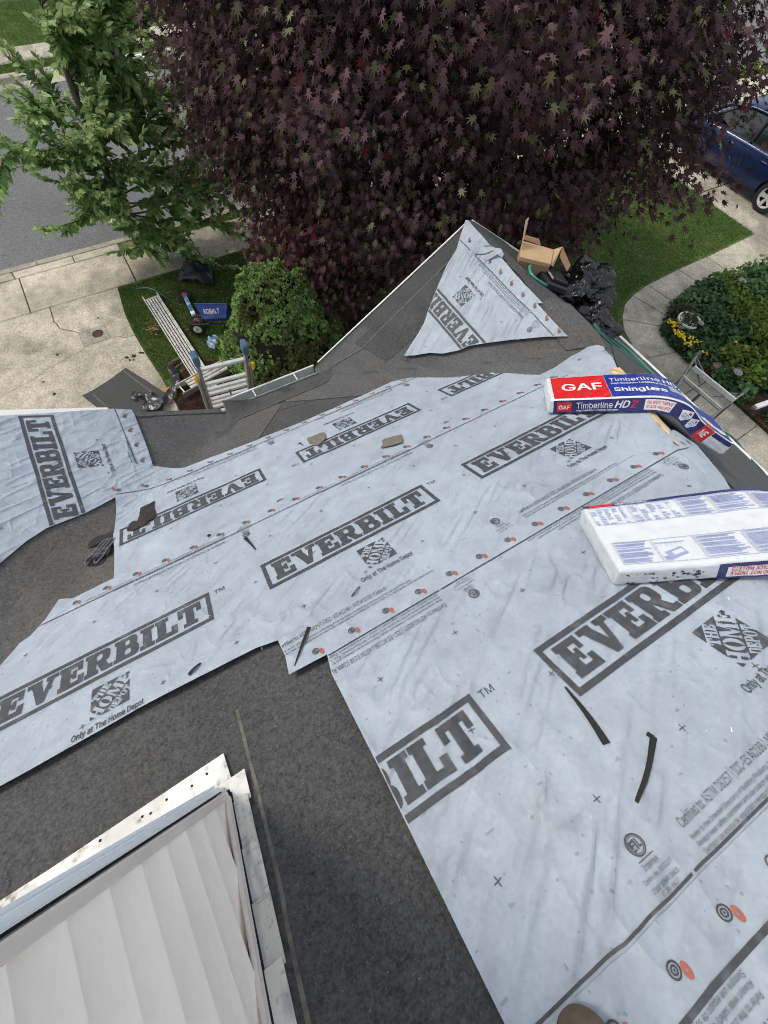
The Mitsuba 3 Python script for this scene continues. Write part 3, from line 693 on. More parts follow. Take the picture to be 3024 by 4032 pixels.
# the upper course with its print upside down, lapping over the left valley
C = Sheet('underlayment_sheet', 'grey underlayment along the eave with upside-down lettering and two shingle scraps on it',
          [(-.859, 1.192), (-.866, 1.40), (-.880, 1.619), (-.862, 1.76), (-.823, 1.957), (-.790, 2.10), (-.751, 2.236), (-.569, 2.167), (-.37, 2.067), (-.168, 2.058), (.187, 2.03), (.444, 2.019), (.852, 2.015),
           (1.302, 2.036), (1.434, 2.053), (1.575, 1.985), (1.777, 1.706), (2.031, 1.516), (2.165, 1.233), (2.32, 1.239), (2.525, 1.281), (2.70, 1.29), (2.752, 1.253), (2.765, 1.21), (2.66, 1.062),
           (2.487, .903), (2.40, .80), (2.40, .80), (2.2, .95), (1.8, 1.06), (.2, 1.06), (-.5, 1.10)], .018, on_main_turned(1.304, 2.665), seed=1)
for k in (-2, -1, 0, 1, 2): C.brand(k); C.notes(k, low=True, high=True)
C.line(-.388, -2.2, 2.4, .006)
C.targets(-.425, [-1.45 + .1545 * i for i in range(26)])
C.targets(.646, [-1.45 + .1545 * i for i in range(16)])
C.marks([(-1.6 + .3125 * i + .155 * (j % 2), -.35 + .302 * j) for i in range(12) for j in range(4)])

Lsh = Sheet('underlayment_sheet', 'grey underlayment sheet on the left gable slope, its lettering running towards the street',
            [(-2.6, 1.0), (-1.5, 1.50), (-1.38, 1.618), (-1.273, 1.718), (-1.182, 1.784), (-.997, 1.849), (-.80, 1.95), (-.74, 2.05), (-.568, 2.175), (-.558, 2.3), (-.554, 2.453), (-.552, 2.701), (-.557, 2.757), (-.671, 2.767), (-.743, 2.76),
             (-.943, 2.752), (-1.238, 2.735), (-1.5, 2.74), (-2.6, 2.74)], .012, lambda V: np.stack([-.995 - V[:, 1] * .884, 1.785 + V[:, 0]], 1), seed=2)
Lsh.brand(0); Lsh.notes(0); Lsh.notes(1)
Lsh.line(-.386, -.6, 1.1, .006)
Lsh.targets(-.430, [.065 + .152 * i + .22 for i in range(7)])
Lsh.marks([(.05 + .3125 * i + .155 * (j % 2), -.2 + .302 * j) for i in range(4) for j in range(3)])

Psh = Sheet('underlayment_sheet', 'triangular grey underlayment sheet on the front gable slope with a turned-back flap',
            [(2.728, 2.985), (2.631, 2.90), (2.538, 2.814), (2.402, 2.751), (2.289, 2.672), (2.188, 2.594), (2.091, 2.524), (2.009, 2.451), (1.899, 2.397), (1.735, 2.332), (1.81, 2.25), (1.905, 2.169), (1.97, 2.08), (2.03, 2.035), (2.073, 2.0),
             (2.15, 1.965), (2.24, 1.885), (2.378, 1.759), (2.551, 1.588), (2.658, 1.462), (2.662, 1.718), (2.666, 1.857), (2.692, 1.83), (2.697, 2.057), (2.703, 2.206), (2.71, 2.382), (2.74, 2.961)], .032,
            lambda V: np.stack([2.25 - V[:, 1] * .86, 1.885 + V[:, 0]], 1), seed=3)
Psh.brand(0); Psh.notes(0, etl=True); Psh.line(-.405, -.5, 1.1, .0075, (-.045,))
Psh.targets(-.452, [-.35 + .155 * i for i in range(12)], 1)
Psh.marks([(.05 + .3125 * i + .155 * (j % 2), -.2 + .302 * j) for i in range(4) for j in range(3)])
# the flap turned back over the sheet
fl = [(2.551, 2.673), (2.584, 2.587), (2.643, 2.48), (2.688, 2.455), (2.708, 2.41), (2.725, 2.417), (2.72, 2.474), (2.705, 2.615), (2.684, 2.753), (2.63, 2.705)]
def flapz(x, y):
    d = np.clip(((x - 2.55) * .63 + (y - 2.68) * -.77) / .28 + .5, 0, 1)
    return roof(x, y) + .050 + wrinkle(x, y) + .035 * np.exp(-((y - 2.46) / .05) ** 2) * np.clip((x - 2.56) / .12, 0, 1) + .012 * np.sin((x * 30 + y * 18))
part(Psh.key, 'flap', sheet_mesh(fl, .022, flapz, .002, 4), 'underlayment', 45, label='flap of the sheet turned back with a lap line printed on it')
v, f = subdiv(tri2d(LineString([(2.60, 2.63), (2.645, 2.56), (2.69, 2.52)]).buffer(.0045)), .02)
part(Psh.key, 'printed_lap_line', tm(np.c_[v, flapz(v[:, 0], v[:, 1]) + .003], f), 'ink')
v, f = move2(fit_text('OVERLAP LINE', .012, .085, True), 2.665, 2.62, ang=-.95)
part(Psh.key, 'printed_notes', tm(np.c_[v, flapz(v[:, 0], v[:, 1]) + .003], f), 'ink')

Bsh = Sheet('underlayment_sheet', 'middle course of grey underlayment, running from the left valley to the far shingle bundle',
            [(-.70, 1.187), (-.859, 1.190), (-.967, 1.189), (-1.067, 1.186), (-1.138, 1.227), (-1.185, 1.126), (-1.243, 1.058), (-1.288, 1.041), (-1.353, .954), (-1.98, .41)] +
            uvp([(-1.95, 1.242), (-1.6, 1.24), (-1.099, 1.234), (-.732, 1.241), (-.27, 1.219), (-.183, 1.198), (-.176, 1.09), (-.172, 1.06), (.6, 1.06), (2.18, 1.06)]) +
            [(2.16, .32), (2.19, .451), (2.30, .62), (2.40, .80), (2.487, .905), (2.64, 1.06), (2.70, 1.187), (2.2, 1.19), (1.5, 1.186), (.8, 1.188), (.2, 1.187), (-.3, 1.187)], .024, on_main(-.137, 1.490), seed=5)
for k in (-1, 0, 1): Bsh.brand(k); Bsh.notes(k)
Bsh.line(.562, -1.15, 2.4, .006, (.93,))
Bsh.targets(.618, [-.910 + .1535 * i for i in range(22)])
Bsh.marks([(-1.1 + .301 * i + .150 * (j % 2), -.194 + .290 * j) for i in range(11) for j in range(3)])

Ash = Sheet('underlayment_sheet', 'nearest wide course of grey underlayment carrying the white shingle bundle',
            uvp([(-.187, 1.021), (-.176, 1.106), (.3, 1.104), (1.2, 1.108), (1.9, 1.112), (2.0, 1.128)]) + [(2.187, .33), (2.25, .30), (2.293, .267), (2.368, .203), (2.322, .11), (2.204, -.036), (2.039, -.143), (1.95, -.34)] +
            uvp([(1.75, -.03), (.7, -.03), (.0, -.03), (-.036, -.03), (-.040, .30), (-.042, .573), (-.050, .928), (-.035, 1.013)]), .030, on_main(.567, .406), seed=6, step=.03)
for k in (-1, 0, 1): Ash.brand(k, k >= 0); Ash.notes(k, low=k >= 0)
Ash.line(-.401, -.7, 1.4, .006, (-.107,))
Ash.line(.599, -.62, 1.55, .0065, (-.10,))
Ash.targets(.646, [-.634 + .1535 * i for i in range(16)])
Ash.marks([(-.479 + .3125 * i + .155 * (j % 2), -.203 + .302 * j) for i in range(8) for j in range(4)])

Zsh = Sheet('underlayment_sheet', 'strip of grey underlayment at the bottom right corner beside the shoe',
            uvp([(-.030, -.003), (.5, -.002), (1.2, -.004), (1.78, -.003), (1.45, -1.1), (-.02, -1.1)]), .036, on_main(.567 - .05, -.711), seed=8)
Zsh.line(.599, -.6, 1.2, .011); Zsh.notes(0, low=False); Zsh.notes(-1, low=False); Zsh.brand(0)
Zsh.targets(.650, [-.54 + .1575 * i for i in range(12)])
# ---------------------------------------------------------------- shingle bundles draped over the hip
def film(col, r=.22):
    def f(p, n, uv):
        k = 0.90 + 0.16 * fb(p.x * 30, p.y * 30, p.z * 30, 3)
        return C3(*col) * k
    return f
crinkle = lambda p, n, uv: 0.009 * fb(p.x * 38 + p.z * 20, p.y * 38 - p.z * 30, p.z * 22, 3) + 0.0012 * nz(p.x * 120, p.y * 120, p.z * 120)
for nm, c in (('film_white', (.64, .67, .72)), ('film_blue', (.018, .034, .27)), ('film_navy', (.02, .022, .13)), ('film_red', (.60, .018, .022)), ('film_letter', (.78, .79, .82)),
              ('film_print', (.30, .35, .56)), ('film_line', (.06, .08, .2)), ('film_hole', (.015, .015, .018)), ('film_grey', (.55, .58, .62))):
    pri(nm, film(c), 0.24, 0.5, bump=crinkle, clearcoat=0.6, clearcoat_gloss=0.9)

class Bundle:
    def __init__(self, A, d, prof, W, T, label):
        from scipy.interpolate import PchipInterpolator
        self.A, self.d = np.array(A), np.array(d) / np.linalg.norm(d); self.lat = np.array([-self.d[1], self.d[0]])
        s = np.linspace(prof[0][0], prof[-1][0], 400); z = PchipInterpolator(*np.array(prof).T)(s)
        from scipy.ndimage import gaussian_filter1d
        z = gaussian_filter1d(z, 9, mode='nearest')
        a = np.r_[0, np.cumsum(np.hypot(np.diff(s), np.diff(z)))]
        self.L = a[-1]; self.s_of, self.z_of = (lambda t: np.interp(t, a, s)), (lambda t: np.interp(t, a, z))
        self.W, self.T = W, T
        sl = -.435; q = np.array([*self.lat, sl]); self.l = q / np.linalg.norm(q)
        self.key = thing('shingle_bundle', label, 'shingle bundle', 'wrapped shingle bundles on the roof')
    def frame(self, a):
        e = .01; p = lambda t: np.stack([self.A[0] + self.d[0] * self.s_of(t), self.A[1] + self.d[1] * self.s_of(t), self.z_of(t)], -1)
        P = p(a); t = p(np.clip(a + e, 0, self.L)) - p(np.clip(a - e, 0, self.L)); t /= np.linalg.norm(t, axis=-1, keepdims=True)
        n = np.cross(t, self.l); n /= np.linalg.norm(n, axis=-1, keepdims=True); return P, n
    def at(self, a, b, c):
        a, b, c = np.broadcast_arrays(np.asarray(a, float), b, c); P, n = self.frame(a)
        bul = .004 * meshkit.noise(np.stack([a * 9, b * 14, c * 0 + 2], -1)) + .003 * meshkit.noise(np.stack([a * 25 + b * 40, b * 25, c * 9], -1))
        return P + b[..., None] * self.l + (c * (1 + bul / self.T * (c > self.T * .5)))[..., None] * n - (bul * (b < .02))[..., None] * self.l
    def body(self, m):
        W, T, r = self.W, self.T, .016
        sec = rb(0, 0, W, T, r); c = resample(np.array(sec.exterior.coords), .022)[::-1]
        st = np.r_[0, .004, .012, np.linspace(.03, self.L - .03, 48), self.L - .012, self.L - .004, self.L]; V = []
        sh = np.ones(len(st)); sh[[0, -1]] = .80; sh[[1, -2]] = .92
        for a, k in zip(st, sh):
            cc = (c - [W / 2, T / 2]) * [1 - (1 - k) * .12, k] + [W / 2, T / 2]; V.append(self.at(np.full(len(c), a), cc[:, 0], cc[:, 1]))
        n = len(c); V = np.vstack(V); F = []
        for i in range(len(st) - 1):
            for k in range(n): A, B_, C_, D = i * n + k, i * n + (k + 1) % n, (i + 1) * n + (k + 1) % n, (i + 1) * n + k; F += [[A, B_, C_], [A, C_, D]]
        m0, m1 = len(V), len(V) + 1; V = np.vstack([V, V[:n].mean(0), V[-n:].mean(0)]); o = (len(st) - 1) * n
        for k in range(n): F += [[m0, (k + 1) % n, k], [m1, o + k, o + (k + 1) % n]]
        M = tm(V, F); M.invert() if M.volume < 0 else None
        part(self.key, 'wrapping', M, m, 50)
    def decal(self, name, vf, m, face, lift=.0012, size=.025):
        V, F = subdiv(vf, size) if size else vf
        if face == 'top': X = self.at(V[:, 0], V[:, 1], np.full(len(V), self.T + lift)); nd = self.frame(V[:, 0])[1]
        elif face == 'end': X = self.at(np.full(len(V), 0.0), V[:, 0], V[:, 1]); nd = np.tile([-self.d[0], -self.d[1], 0.0], (len(V), 1)); X = X + nd * lift
        else: X = self.at(V[:, 0], np.zeros(len(V)), V[:, 1]) - lift * self.l; nd = np.tile(-self.l, (len(V), 1))
        a, b, c = X[F[:, 0]], X[F[:, 1]], X[F[:, 2]]; F = F.copy()
        bad = (np.cross(b - a, c - a) * nd[F[:, 0]]).sum(1) < 0; F[bad] = F[bad][:, ::-1]
        part(self.key, name, tm(X, F), m)
    def box(self, name, x0, y0, x1, y1, m, face, lift=.0012): self.decal(name, tri2d(B(x0, y0, x1, y1)), m, face, lift)
    def text(self, name, s, h, x, y, m, face, width=None, bold=True, lift=.0026, turn=False, slant=0):
        V, F = fit_text(s, h, width, bold) if width else text2d(s, h, bold)
        V = V + np.c_[V[:, 1] * slant, V[:, 1] * 0]
        if turn: V = -V
        self.decal(name, (V + [x, y], F), m, face, lift, .03)

b1 = Bundle((1.757, .824), (.707, -.707), [(0, 3.806), (.227, 3.903), (.419, 3.982), (.538, 4.020), (.60, 4.018), (.763, 3.922), (.84, 3.884), (1.05, 3.80)], .335, .088,
            'shingle bundle in red and blue wrapping bent over the hip, the farther of two')
W, T, L = b1.W, b1.T, b1.L
b1.body('film_white')
e = .012
b1.box('label_panel', .035, e, .34, W - .018, 'film_red', 'top')
b1.box('label_panel', .342, e, L - .02, W - .018, 'film_blue', 'top')
b1.text('lettering', 'GAF', .092, .085, .115, 'film_letter', 'top', .23)
b1.text('lettering', 'Timberline', .046, .36, .215, 'film_letter', 'top', .235, bold=False)
b1.text('lettering', 'HDZ', .046, .605, .215, 'film_letter', 'top', .10)
b1.text('lettering', 'High Definition Lifetime Shingles', .018, .362, .175, 'film_letter', 'top', .30)
b1.text('lettering', 'Shingles', .048, .362, .075, 'film_letter', 'top', .235)
b1.box('label_panel', .62, .10, .82, .17, 'film_print', 'top', .002)
for i in range(5): b1.box('label_panel', .63, .108 + i * .012, .81, .112 + i * .012, 'film_letter', 'top', .003)
b1.decal('torn_film', tri2d(Polygon([(.78, .02), (.9, .04), (1.03, .03), (1.1, .06), (1.08, .12), (1.0, .09), (.93, .15), (.88, .09), (.82, .10)])), 'film_grey', 'top', .003)
b1.box('label_panel', .03, .003, .86, T - .006, 'film_navy', 'front')
b1.box('label_panel', .05, .014, .132, T - .016, 'film_red', 'front', .002)
b1.text('lettering', 'GAF', .022, .058, .030, 'film_letter', 'front', .066)
b1.text('lettering', 'Timberline', .036, .155, .030, 'film_letter', 'front', .19, bold=False)
b1.text('lettering', 'HD', .038, .352, .030, 'film_letter', 'front', .07, slant=.25)
b1.text('lettering', 'Z', .038, .425, .030, 'film_red', 'front', .036, slant=.25)
b1.text('lettering', 'High Definition Lifetime Shingles', .009, .157, .014, 'film_letter', 'front', .22)
b1.box('notice', .50, .016, .625, T - .014, 'film_letter', 'front', .002)
b1.text('lettering', 'DO NOT TRIPLE', .016, .508, .050, 'film_red', 'front', .108, lift=.0032)
b1.text('lettering', 'STACK PALLETS', .016, .508, .026, 'film_red', 'front', .108, lift=.0032)
for x in (.70, .775):
    b1.decal('notice', tri2d(Polygon([(x - .035, .055), (x + .015, T - .008), (x + .04, .05), (x + .012, .012), (x - .012, .012)])), 'film_letter', 'front', .002)
    b1.box('notice', x + .004, .056, x + .018, .066, 'film_red', 'front', .003)
    for q in range(3): b1.box('notice', x - .016, .030 + q * .008, x + .022, .034 + q * .008, 'film_print', 'front', .003)
b1.box('label_panel', .86, .003, .955, T - .004, 'film_red', 'front', .0014)
b1.box('label_panel', .86, .004, .95, .05, 'film_red', 'top', .0022)
b1.text('lettering', 'NE', .036, .875, .028, 'film_letter', 'front', .055, lift=.003)
b1.box('label_panel', .96, T - .028, L - .01, T - .003, 'film_navy', 'front')

b2 = Bundle((.972, -.128), (.865, -.502), [(0, 4.365), (.174, 4.424), (.40, 4.515), (.52, 4.553), (.60, 4.548), (.74, 4.475), (1.0, 4.345), (1.05, 4.32)], .335, .086,
            'white-backed shingle bundle printed with small blue tables, at the right edge')
W, T, L = b2.W, b2.T, b2.L
b2.body('film_white')
b2.box('label_panel', .32, .004, L - .03, T - .004, 'film_navy', 'front')
b2.box('notice', .345, .014, .475, T - .022, 'film_letter', 'front', .002)
b2.text('lettering', 'DO NOT TRIPLE', .018, .465, .040, 'film_red', 'front', .11, lift=.0032, turn=True)
b2.text('lettering', 'STACK PALLETS', .018, .465, .062, 'film_red', 'front', .11, lift=.0032, turn=True)
b2.text('lettering', 'Z', .036, .548, .062, 'film_red', 'front', .04, turn=True, slant=.25)
b2.text('lettering', 'HD', .036, .635, .062, 'film_letter', 'front', .082, turn=True, slant=.25)
b2.text('lettering', 'Timberline', .036, .86, .062, 'film_letter', 'front', .215, turn=True, bold=False)
b2.text('lettering', 'Shingles', .012, .69, .078, 'film_letter', 'front', .075, turn=True)
b2.box('label_panel', .03, W - .011, .12, W + .001, 'film_red', 'top', .002)
b2.box('label_panel', .0, W - .012, .9, W + .001, 'film_navy', 'top', .0012)
b2.text('lettering', 'High Definition', .008, .13, W - .009, 'film_letter', 'top', .12, lift=.002)
def table(x0, y0, x1, y1, kind, sd):
    r = np.random.default_rng(sd); w = .0011
    b2.decal('printed_table', tri2d(B(x0, y0, x1, y1).difference(B(x0 + w, y0 + w, x1 - w, y1 - w))), 'film_line', 'top', .0016, .05)
    it = []
    if kind == 'rows':
        y = y0 + .006
        while y < y1 - .006:
            it.append(B(x0 + .005, y, x0 + .005 + (x1 - x0 - .010) * r.uniform(.7, 1), y + .0042)); y += .0062 if r.random() > .25 else .010
    elif kind == 'grid':
        nx, ny = 5, 7
        for i in range(nx):
            for j in range(ny):
                if r.random() < .8: it.append(B(x0 + .004 + (x1 - x0 - .008) * i / nx, y0 + .004 + (y1 - y0 - .008) * j / ny, x0 + (x1 - x0 - .008) * (i + r.uniform(.5, .9)) / nx, y0 + .004 + (y1 - y0 - .008) * (j + .55) / ny))
        for i in range(1, nx): it.append(B(x0 + (x1 - x0) * i / nx, y0 + .003, x0 + (x1 - x0) * i / nx + .0012, y1 - .003))
    else:
        for i in range(6): it.append(B(x0 + .004 + .016 * i, y1 - .022, x0 + .018 + .016 * i, y1 - .018)); it.append(B(x0 + .004 + .016 * i, y1 - .04, x0 + .0052 + .016 * i, y1 - .022))
        it.append(affinity.rotate(B(x0 + .02, y0 + .02, x0 + .085, y0 + .055), 20).difference(affinity.rotate(B(x0 + .04, y0 + .034, x0 + .08, y0 + .05), 20)))
        for q in range(4): it.append(B(x0 + .005, y0 + .006 + .005 * q, x0 + .03 + .01 * q, y0 + .009 + .005 * q))
    b2.decal('printed_table', tri2d(unary_union(it)), 'film_print', 'top', .0022, .05)
for i, (x0, x1, kd) in enumerate(((.022, .165, 'grid'), (.17, .335, 'grid'), (.34, .435, 'rows'), (.44, .545, 'rows'), (.55, .70, 'rows'), (.705, .9, 'rows'))): table(x0, .222, x1, .318, kd, i)
for i, (x0, x1, kd) in enumerate(((.035, .165, 'rows'), (.17, .30, 'plan'), (.305, .44, 'rows'), (.445, .56, 'rows'), (.565, .69, 'plan'), (.695, .9, 'rows'))): table(x0, .022, x1, .128, kd, i + 20)
hs = []
r = np.random.default_rng(4)
for i in range(34):
    x, y, s = r.uniform(.03, .28), r.uniform(.016, .066), r.uniform(.0016, .006); hs.append(Polygon([(x + s * math.cos(t) * r.uniform(.7, 1.9), y + s * math.sin(t) * r.uniform(.5, 1)) for t in np.linspace(0, 6.28, 8)[:-1]]).buffer(0))
b2.decal('torn_film', tri2d(unary_union(hs)), 'film_hole', 'front', .002, None)

# ---------------------------------------------------------------- scraps, strips, gloves on the roof
def scrapc(base):
    def f(p, n, uv):
        k = base * (.5 + .6 * nz(p.x * 260, p.y * 260, p.z * 260) + .4 * nz(p.x * 90, p.y * 90, p.z * 90)); return C3(k, k * .88, k * .76)
    return f
pri('shingle_brown', scrapc(.17), .9, .2)
pri('shingle_black', (0.022, 0.021, 0.021), .75, .3, bump=lambda p, n, uv: .001 * nz(p.x * 200, p.y * 200, p.z * 200))
pri('torn_paper', lambda p, n, uv: C3(.036, .032, .029) * (.6 + .9 * fb(p.x * 30, p.y * 30, 0.0, 3)), .85, .2)
def scrap(name, label, catg, poly, m, off, th, lift=None, group=None, step=.02, seed=0):
    zf = lambda x, y: roof(x, y) + off + .018 + th + wrinkle(x, y) + (lift(x, y) if lift else 0)
    return single(name, sheet_mesh(Polygon(poly).buffer(0), step, zf, th, seed), m, label, catg, group, smooth=35)
scrap('shingle_scrap', 'torn brown shingle scrap lying across the upside-down lettering', 'shingle scrap', [(.500, 1.728), (.51, 1.733), (.56, 1.722), (.627, 1.705), (.629, 1.69), (.600, 1.613), (.555, 1.588), (.524, 1.579), (.50, 1.61), (.507, 1.64), (.489, 1.654)], 'shingle_brown', .012, .007,
      lambda x, y: .012 * np.clip((x - .5) / .1, 0, 1) ** 2)
scrap('shingle_scrap', 'pale brown shingle scrap alone on blank underlayment, right of the lettering', 'shingle scrap', [(.84, 1.255), (.868, 1.27), (.875, 1.30), (.891, 1.318), (.95, 1.302), (1.015, 1.277), (.985, 1.225), (.953, 1.185), (.90, 1.203), (.847, 1.228), (.832, 1.236)], 'shingle_brown', .012, .007,
      lambda x, y: .014 * np.clip((1.25 - y) / .06, 0, 1))
scrap('torn_felt', 'torn black piece of felt lying over the end of the upside-down lettering', 'felt scrap', [(-.611, 1.78), (-.65, 1.773), (-.706, 1.77), (-.712, 1.72), (-.714, 1.676), (-.729, 1.635), (-.748, 1.646), (-.761, 1.647), (-.776, 1.635), (-.78, 1.623), (-.793, 1.572), (-.755, 1.547), (-.72, 1.55), (-.685, 1.549), (-.661, 1.572), (-.63, 1.58), (-.611, 1.594), (-.611, 1.647), (-.62, 1.70)], 'torn_paper', .012, .003,
      lambda x, y: .008 * N3(x, y, 25, 3))
SG = 'black shingle strips dropped on the roof'
def stripp(label, p0, p1, w0, w1, off, hook=None):
    p0, p1 = np.array(p0), np.array(p1); d = (p1 - p0) / np.linalg.norm(p1 - p0); n = np.array([-d[1], d[0]]); L_ = np.linalg.norm(p1 - p0)
    q = [p0 + n * w0 / 2, p0 + d * L_ * .35 + n * (w0 * .55 + w1 * .45) * .5, p1 + n * w1 / 2, p1 - n * w1 / 2, p0 + d * L_ * .4 - n * (w0 * .5 + w1 * .45) * .5, p0 - n * w0 / 2]
    pl = Polygon(q)
    if hook: pl = pl.union(LineString([p0 + d * .004, p0 + d * .002 + n * hook]).buffer(.006, cap_style='flat'))
    scrap('shingle_strip', label, 'shingle strip', pl if isinstance(pl, Polygon) else q, 'shingle_black', off, .005, lambda x, y: .010 * np.sin(np.clip(((x - p0[0]) * d[0] + (y - p0[1]) * d[1]) / L_, 0, 1) * 3.1), SG, .012)
stripp('black shingle strip bridging the notch between two underlayment courses', (-.052, .343), (-.160, .224), .014, .005, .016)
stripp('tapered black shingle strip just under the corner of the big lettering box', (.556, -.281), (.523, -.429), .005, .020, .020)
stripp('black shingle strip with a hooked end, nearest the small certified print', (.636, -.473), (.472, -.538), .013, .006, .020, -.014)
stripp('short black shingle strip on the middle course, left of the box', (-.155, 1.02), (-.128, .897), .020, .006, .018)
stripp('thin curved black sliver under the middle emblem', (.158, .371), (.210, .394), .005, .003, .016)
stripp('black sliver at the lower edge of the left course', (-.535, .418), (-.485, .440), .014, .006, .016)
stripp('tiny dark chip beside the brown shingle scrap', (.432, 1.72), (.444, 1.665), .012, .004, .012)
stripp('round black speck beside a nail target', (-.340, 1.171), (-.322, 1.172), .014, .012, .016)
k = thing('staples', 'bright little staples scattered over the underlayment', 'staples', kind='stuff')
ms = []
r = np.random.default_rng(12)
for i in range(95):
    x, y = r.uniform(-.6, 2.0), r.uniform(-.75, 1.1)
    if roof(x, y) > 4.9 or (x < -.02 and y < .36): continue
    a = r.uniform(0, 3.1); z = float(roof(x, y) + wrinkle(np.array(x), np.array(y))) + .042
    ms.append(place(bevbox(.011, .0016, .0016, .0004), rz(a) if True else None, (x, y, z)))
pri('bright_steel', (.8, .8, .8), .25, .6, metallic=.7)
put(k, cat(ms), 'bright_steel')

pri('glove_dark', lambda p, n, uv: C3(.035, .035, .04) * (.7 + .6 * nz(p.x * 200, p.y * 200, p.z * 200)), .9, .2)
pri('glove_grey', (.24, .25, .28), .8, .3)
def glove(label, base, ang, seam, curl, flat=.4):
    import manifold3d as m3
    k = thing('work_glove', label, 'glove', 'pair of work gloves')
    def sph(p, rad): return m3.Manifold.sphere(rad, 14).translate(list(map(float, p)))
    def bone(a, ra, b_, rb_): return m3.Manifold.batch_hull([sph(a, ra), sph(b_, rb_)])
    M = m3.Manifold.batch_hull([sph((-.03, 0, 0), .013), sph((.03, 0, 0), .013), sph((-.038, .085, 0), .012), sph((.036, .085, 0), .012)])
    M = M + m3.Manifold.batch_hull([sph((-.028, 0, 0), .014), sph((.028, 0, 0), .014), sph((-.034, -.06, 0), .015), sph((.034, -.06, 0), .015)])
    tips = []
    for i, (x, ln) in enumerate(((-.031, .058), (-.010, .072), (.012, .066), (.031, .048))):
        fx = x * (1.2 + .1 * curl); p0 = (x, .085, 0); p1 = (fx, .085 + ln * .55, .012 * curl); p2 = (fx * 1.1, .085 + ln, .002)
        M = M + bone(p0, .011, p1, .0105) + bone(p1, .0105, p2, .0085); tips.append((p0, p1, p2))
    M = M + bone((-.034, .02, 0), .012, (-.062, .055, .006), .0105) + bone((-.062, .055, .006), .0105, (-.066, .085, .004), .0085)
    M = M.refine_to_length(.008); m = M.to_mesh(); t = trimesh.Trimesh(m.vert_properties[:, :3], m.tri_verts); trimesh.smoothing.filter_taubin(t, iterations=8)
    v = np.array(t.vertices); v[:, 2] *= .85; t.vertices = v
    sl = np.array([1, 0, 0.0]); R0 = rz(ang)
    nrm = np.array([-.0, TP, 1.0]); nrm /= np.linalg.norm(nrm); q = np.cross([0, 0, 1], nrm); s_, c_ = np.linalg.norm(q), nrm[2]; q = q / s_
    Kx = np.array([[0, -q[2], q[1]], [q[2], 0, -q[0]], [-q[1], q[0], 0]]); R = np.eye(3) + s_ * Kx + (1 - c_) * Kx @ Kx
    R = R @ R0; pos = np.array([base[0], base[1], float(roof(*base)) + .024])
    part(k, 'shell', place(t, R, pos), 'glove_dark', True)
    if seam:
        out = []
        for sgn in (-1, 1):
            pts = [(sgn * .006, -.055, .016), (sgn * .036, -.05, .013), (sgn * .044, .0, .013), (sgn * .046, .06, .013), (sgn * .050, .12, .011), (sgn * .032, .155, .010), (sgn * .014, .12, .012), (sgn * .008, .06, .014), (sgn * .006, -.055, .016)]
            out.append(tube(spline(pts, 40), .0024, 6))
            out.append(tube(spline([(sgn * .044, .03, .014), (sgn * .025, .045, .017), (sgn * .008, .03, .016)], 10), .002, 6))
            out.append(tube(spline([(sgn * .046, .075, .014), (sgn * .026, .085, .017), (sgn * .008, .07, .015)], 10), .002, 6))
        part(k, 'piping', place(cat(out), R, pos), 'glove_grey', True, label='pale grey piping on the back of the glove')
glove('dark work glove with pale grey piping, fingers pointing away from the sheet edge', (-.925, 1.525), math.radians(150), True, 1.0)
glove('plain dark work glove lying behind the piped one', (-.945, 1.615), math.radians(75), False, 1.3)

# ---------------------------------------------------------------- the shoe of the person taking the picture
pri('shoe_suede', lambda p, n, uv: C3(.125, .098, .076) * (.75 + .5 * fb(p.x * 60, p.y * 60, p.z * 60, 3)), .9, .2)
pri('shoe_rubber', (.05, .045, .04), .7, .3)
sh = thing('work_shoe', 'tan suede toe of a shoe at the bottom edge', 'shoe')
def last(z0, sc, m, nm, h):
    st = np.linspace(0, 1, 30) ** 1.7; V = []; n = 24
    for t in st:
        nose = math.sqrt(max(.0004, 1 - (1 - min(1, t / .20)) ** 2)); heel = 1 if t < .9 else math.sqrt(max(.02, 1 - ((t - .9) / .1) ** 2))
        y = -.29 * t; w = .049 * sc * nose * heel * (1 - .22 * math.exp(-((t - .62) / .18) ** 2))
        hh = h(t) * (.35 + .65 * nose); a = np.linspace(0, 2 * np.pi, n, endpoint=False)
        ca, sa = np.cos(a), np.sin(a)
        V.append(np.stack([w * np.sign(ca) * np.abs(ca) ** .7, np.full(n, y), z0 + hh / 2 + hh / 2 * np.sign(sa) * np.abs(sa) ** .8], 1))
    V = np.vstack(V); F = []
    for i in range(len(st) - 1):
        for k_ in range(n): A, B_, C_, D = i * n + k_, i * n + (k_ + 1) % n, (i + 1) * n + (k_ + 1) % n, (i + 1) * n + k_; F += [[A, B_, C_], [A, C_, D]]
    c0 = len(V); V = np.vstack([V, V[:n].mean(0), V[-n:].mean(0)])
    for k_ in range(n): F += [[c0, (k_ + 1) % n, k_], [c0 + 1, (len(st) - 1) * n + k_, (len(st) - 1) * n + (k_ + 1) % n]]
    M = tm(V, F); M.invert() if M.volume < 0 else None
    sl = math.atan(TP); R = rz(-.08) @ rx(-sl)
    part(sh, nm, place(M, R, (.078, -.672, float(roof(.1, -.672)) + .045)), m, True)
last(0, 1.06, 'shoe_rubber', 'sole', lambda t: .022)
last(.012, 1.0, 'shoe_suede', 'upper', lambda t: .046 + .039 * min(1, t / .35) if t < .45 else .085 + .03 * (t - .45))
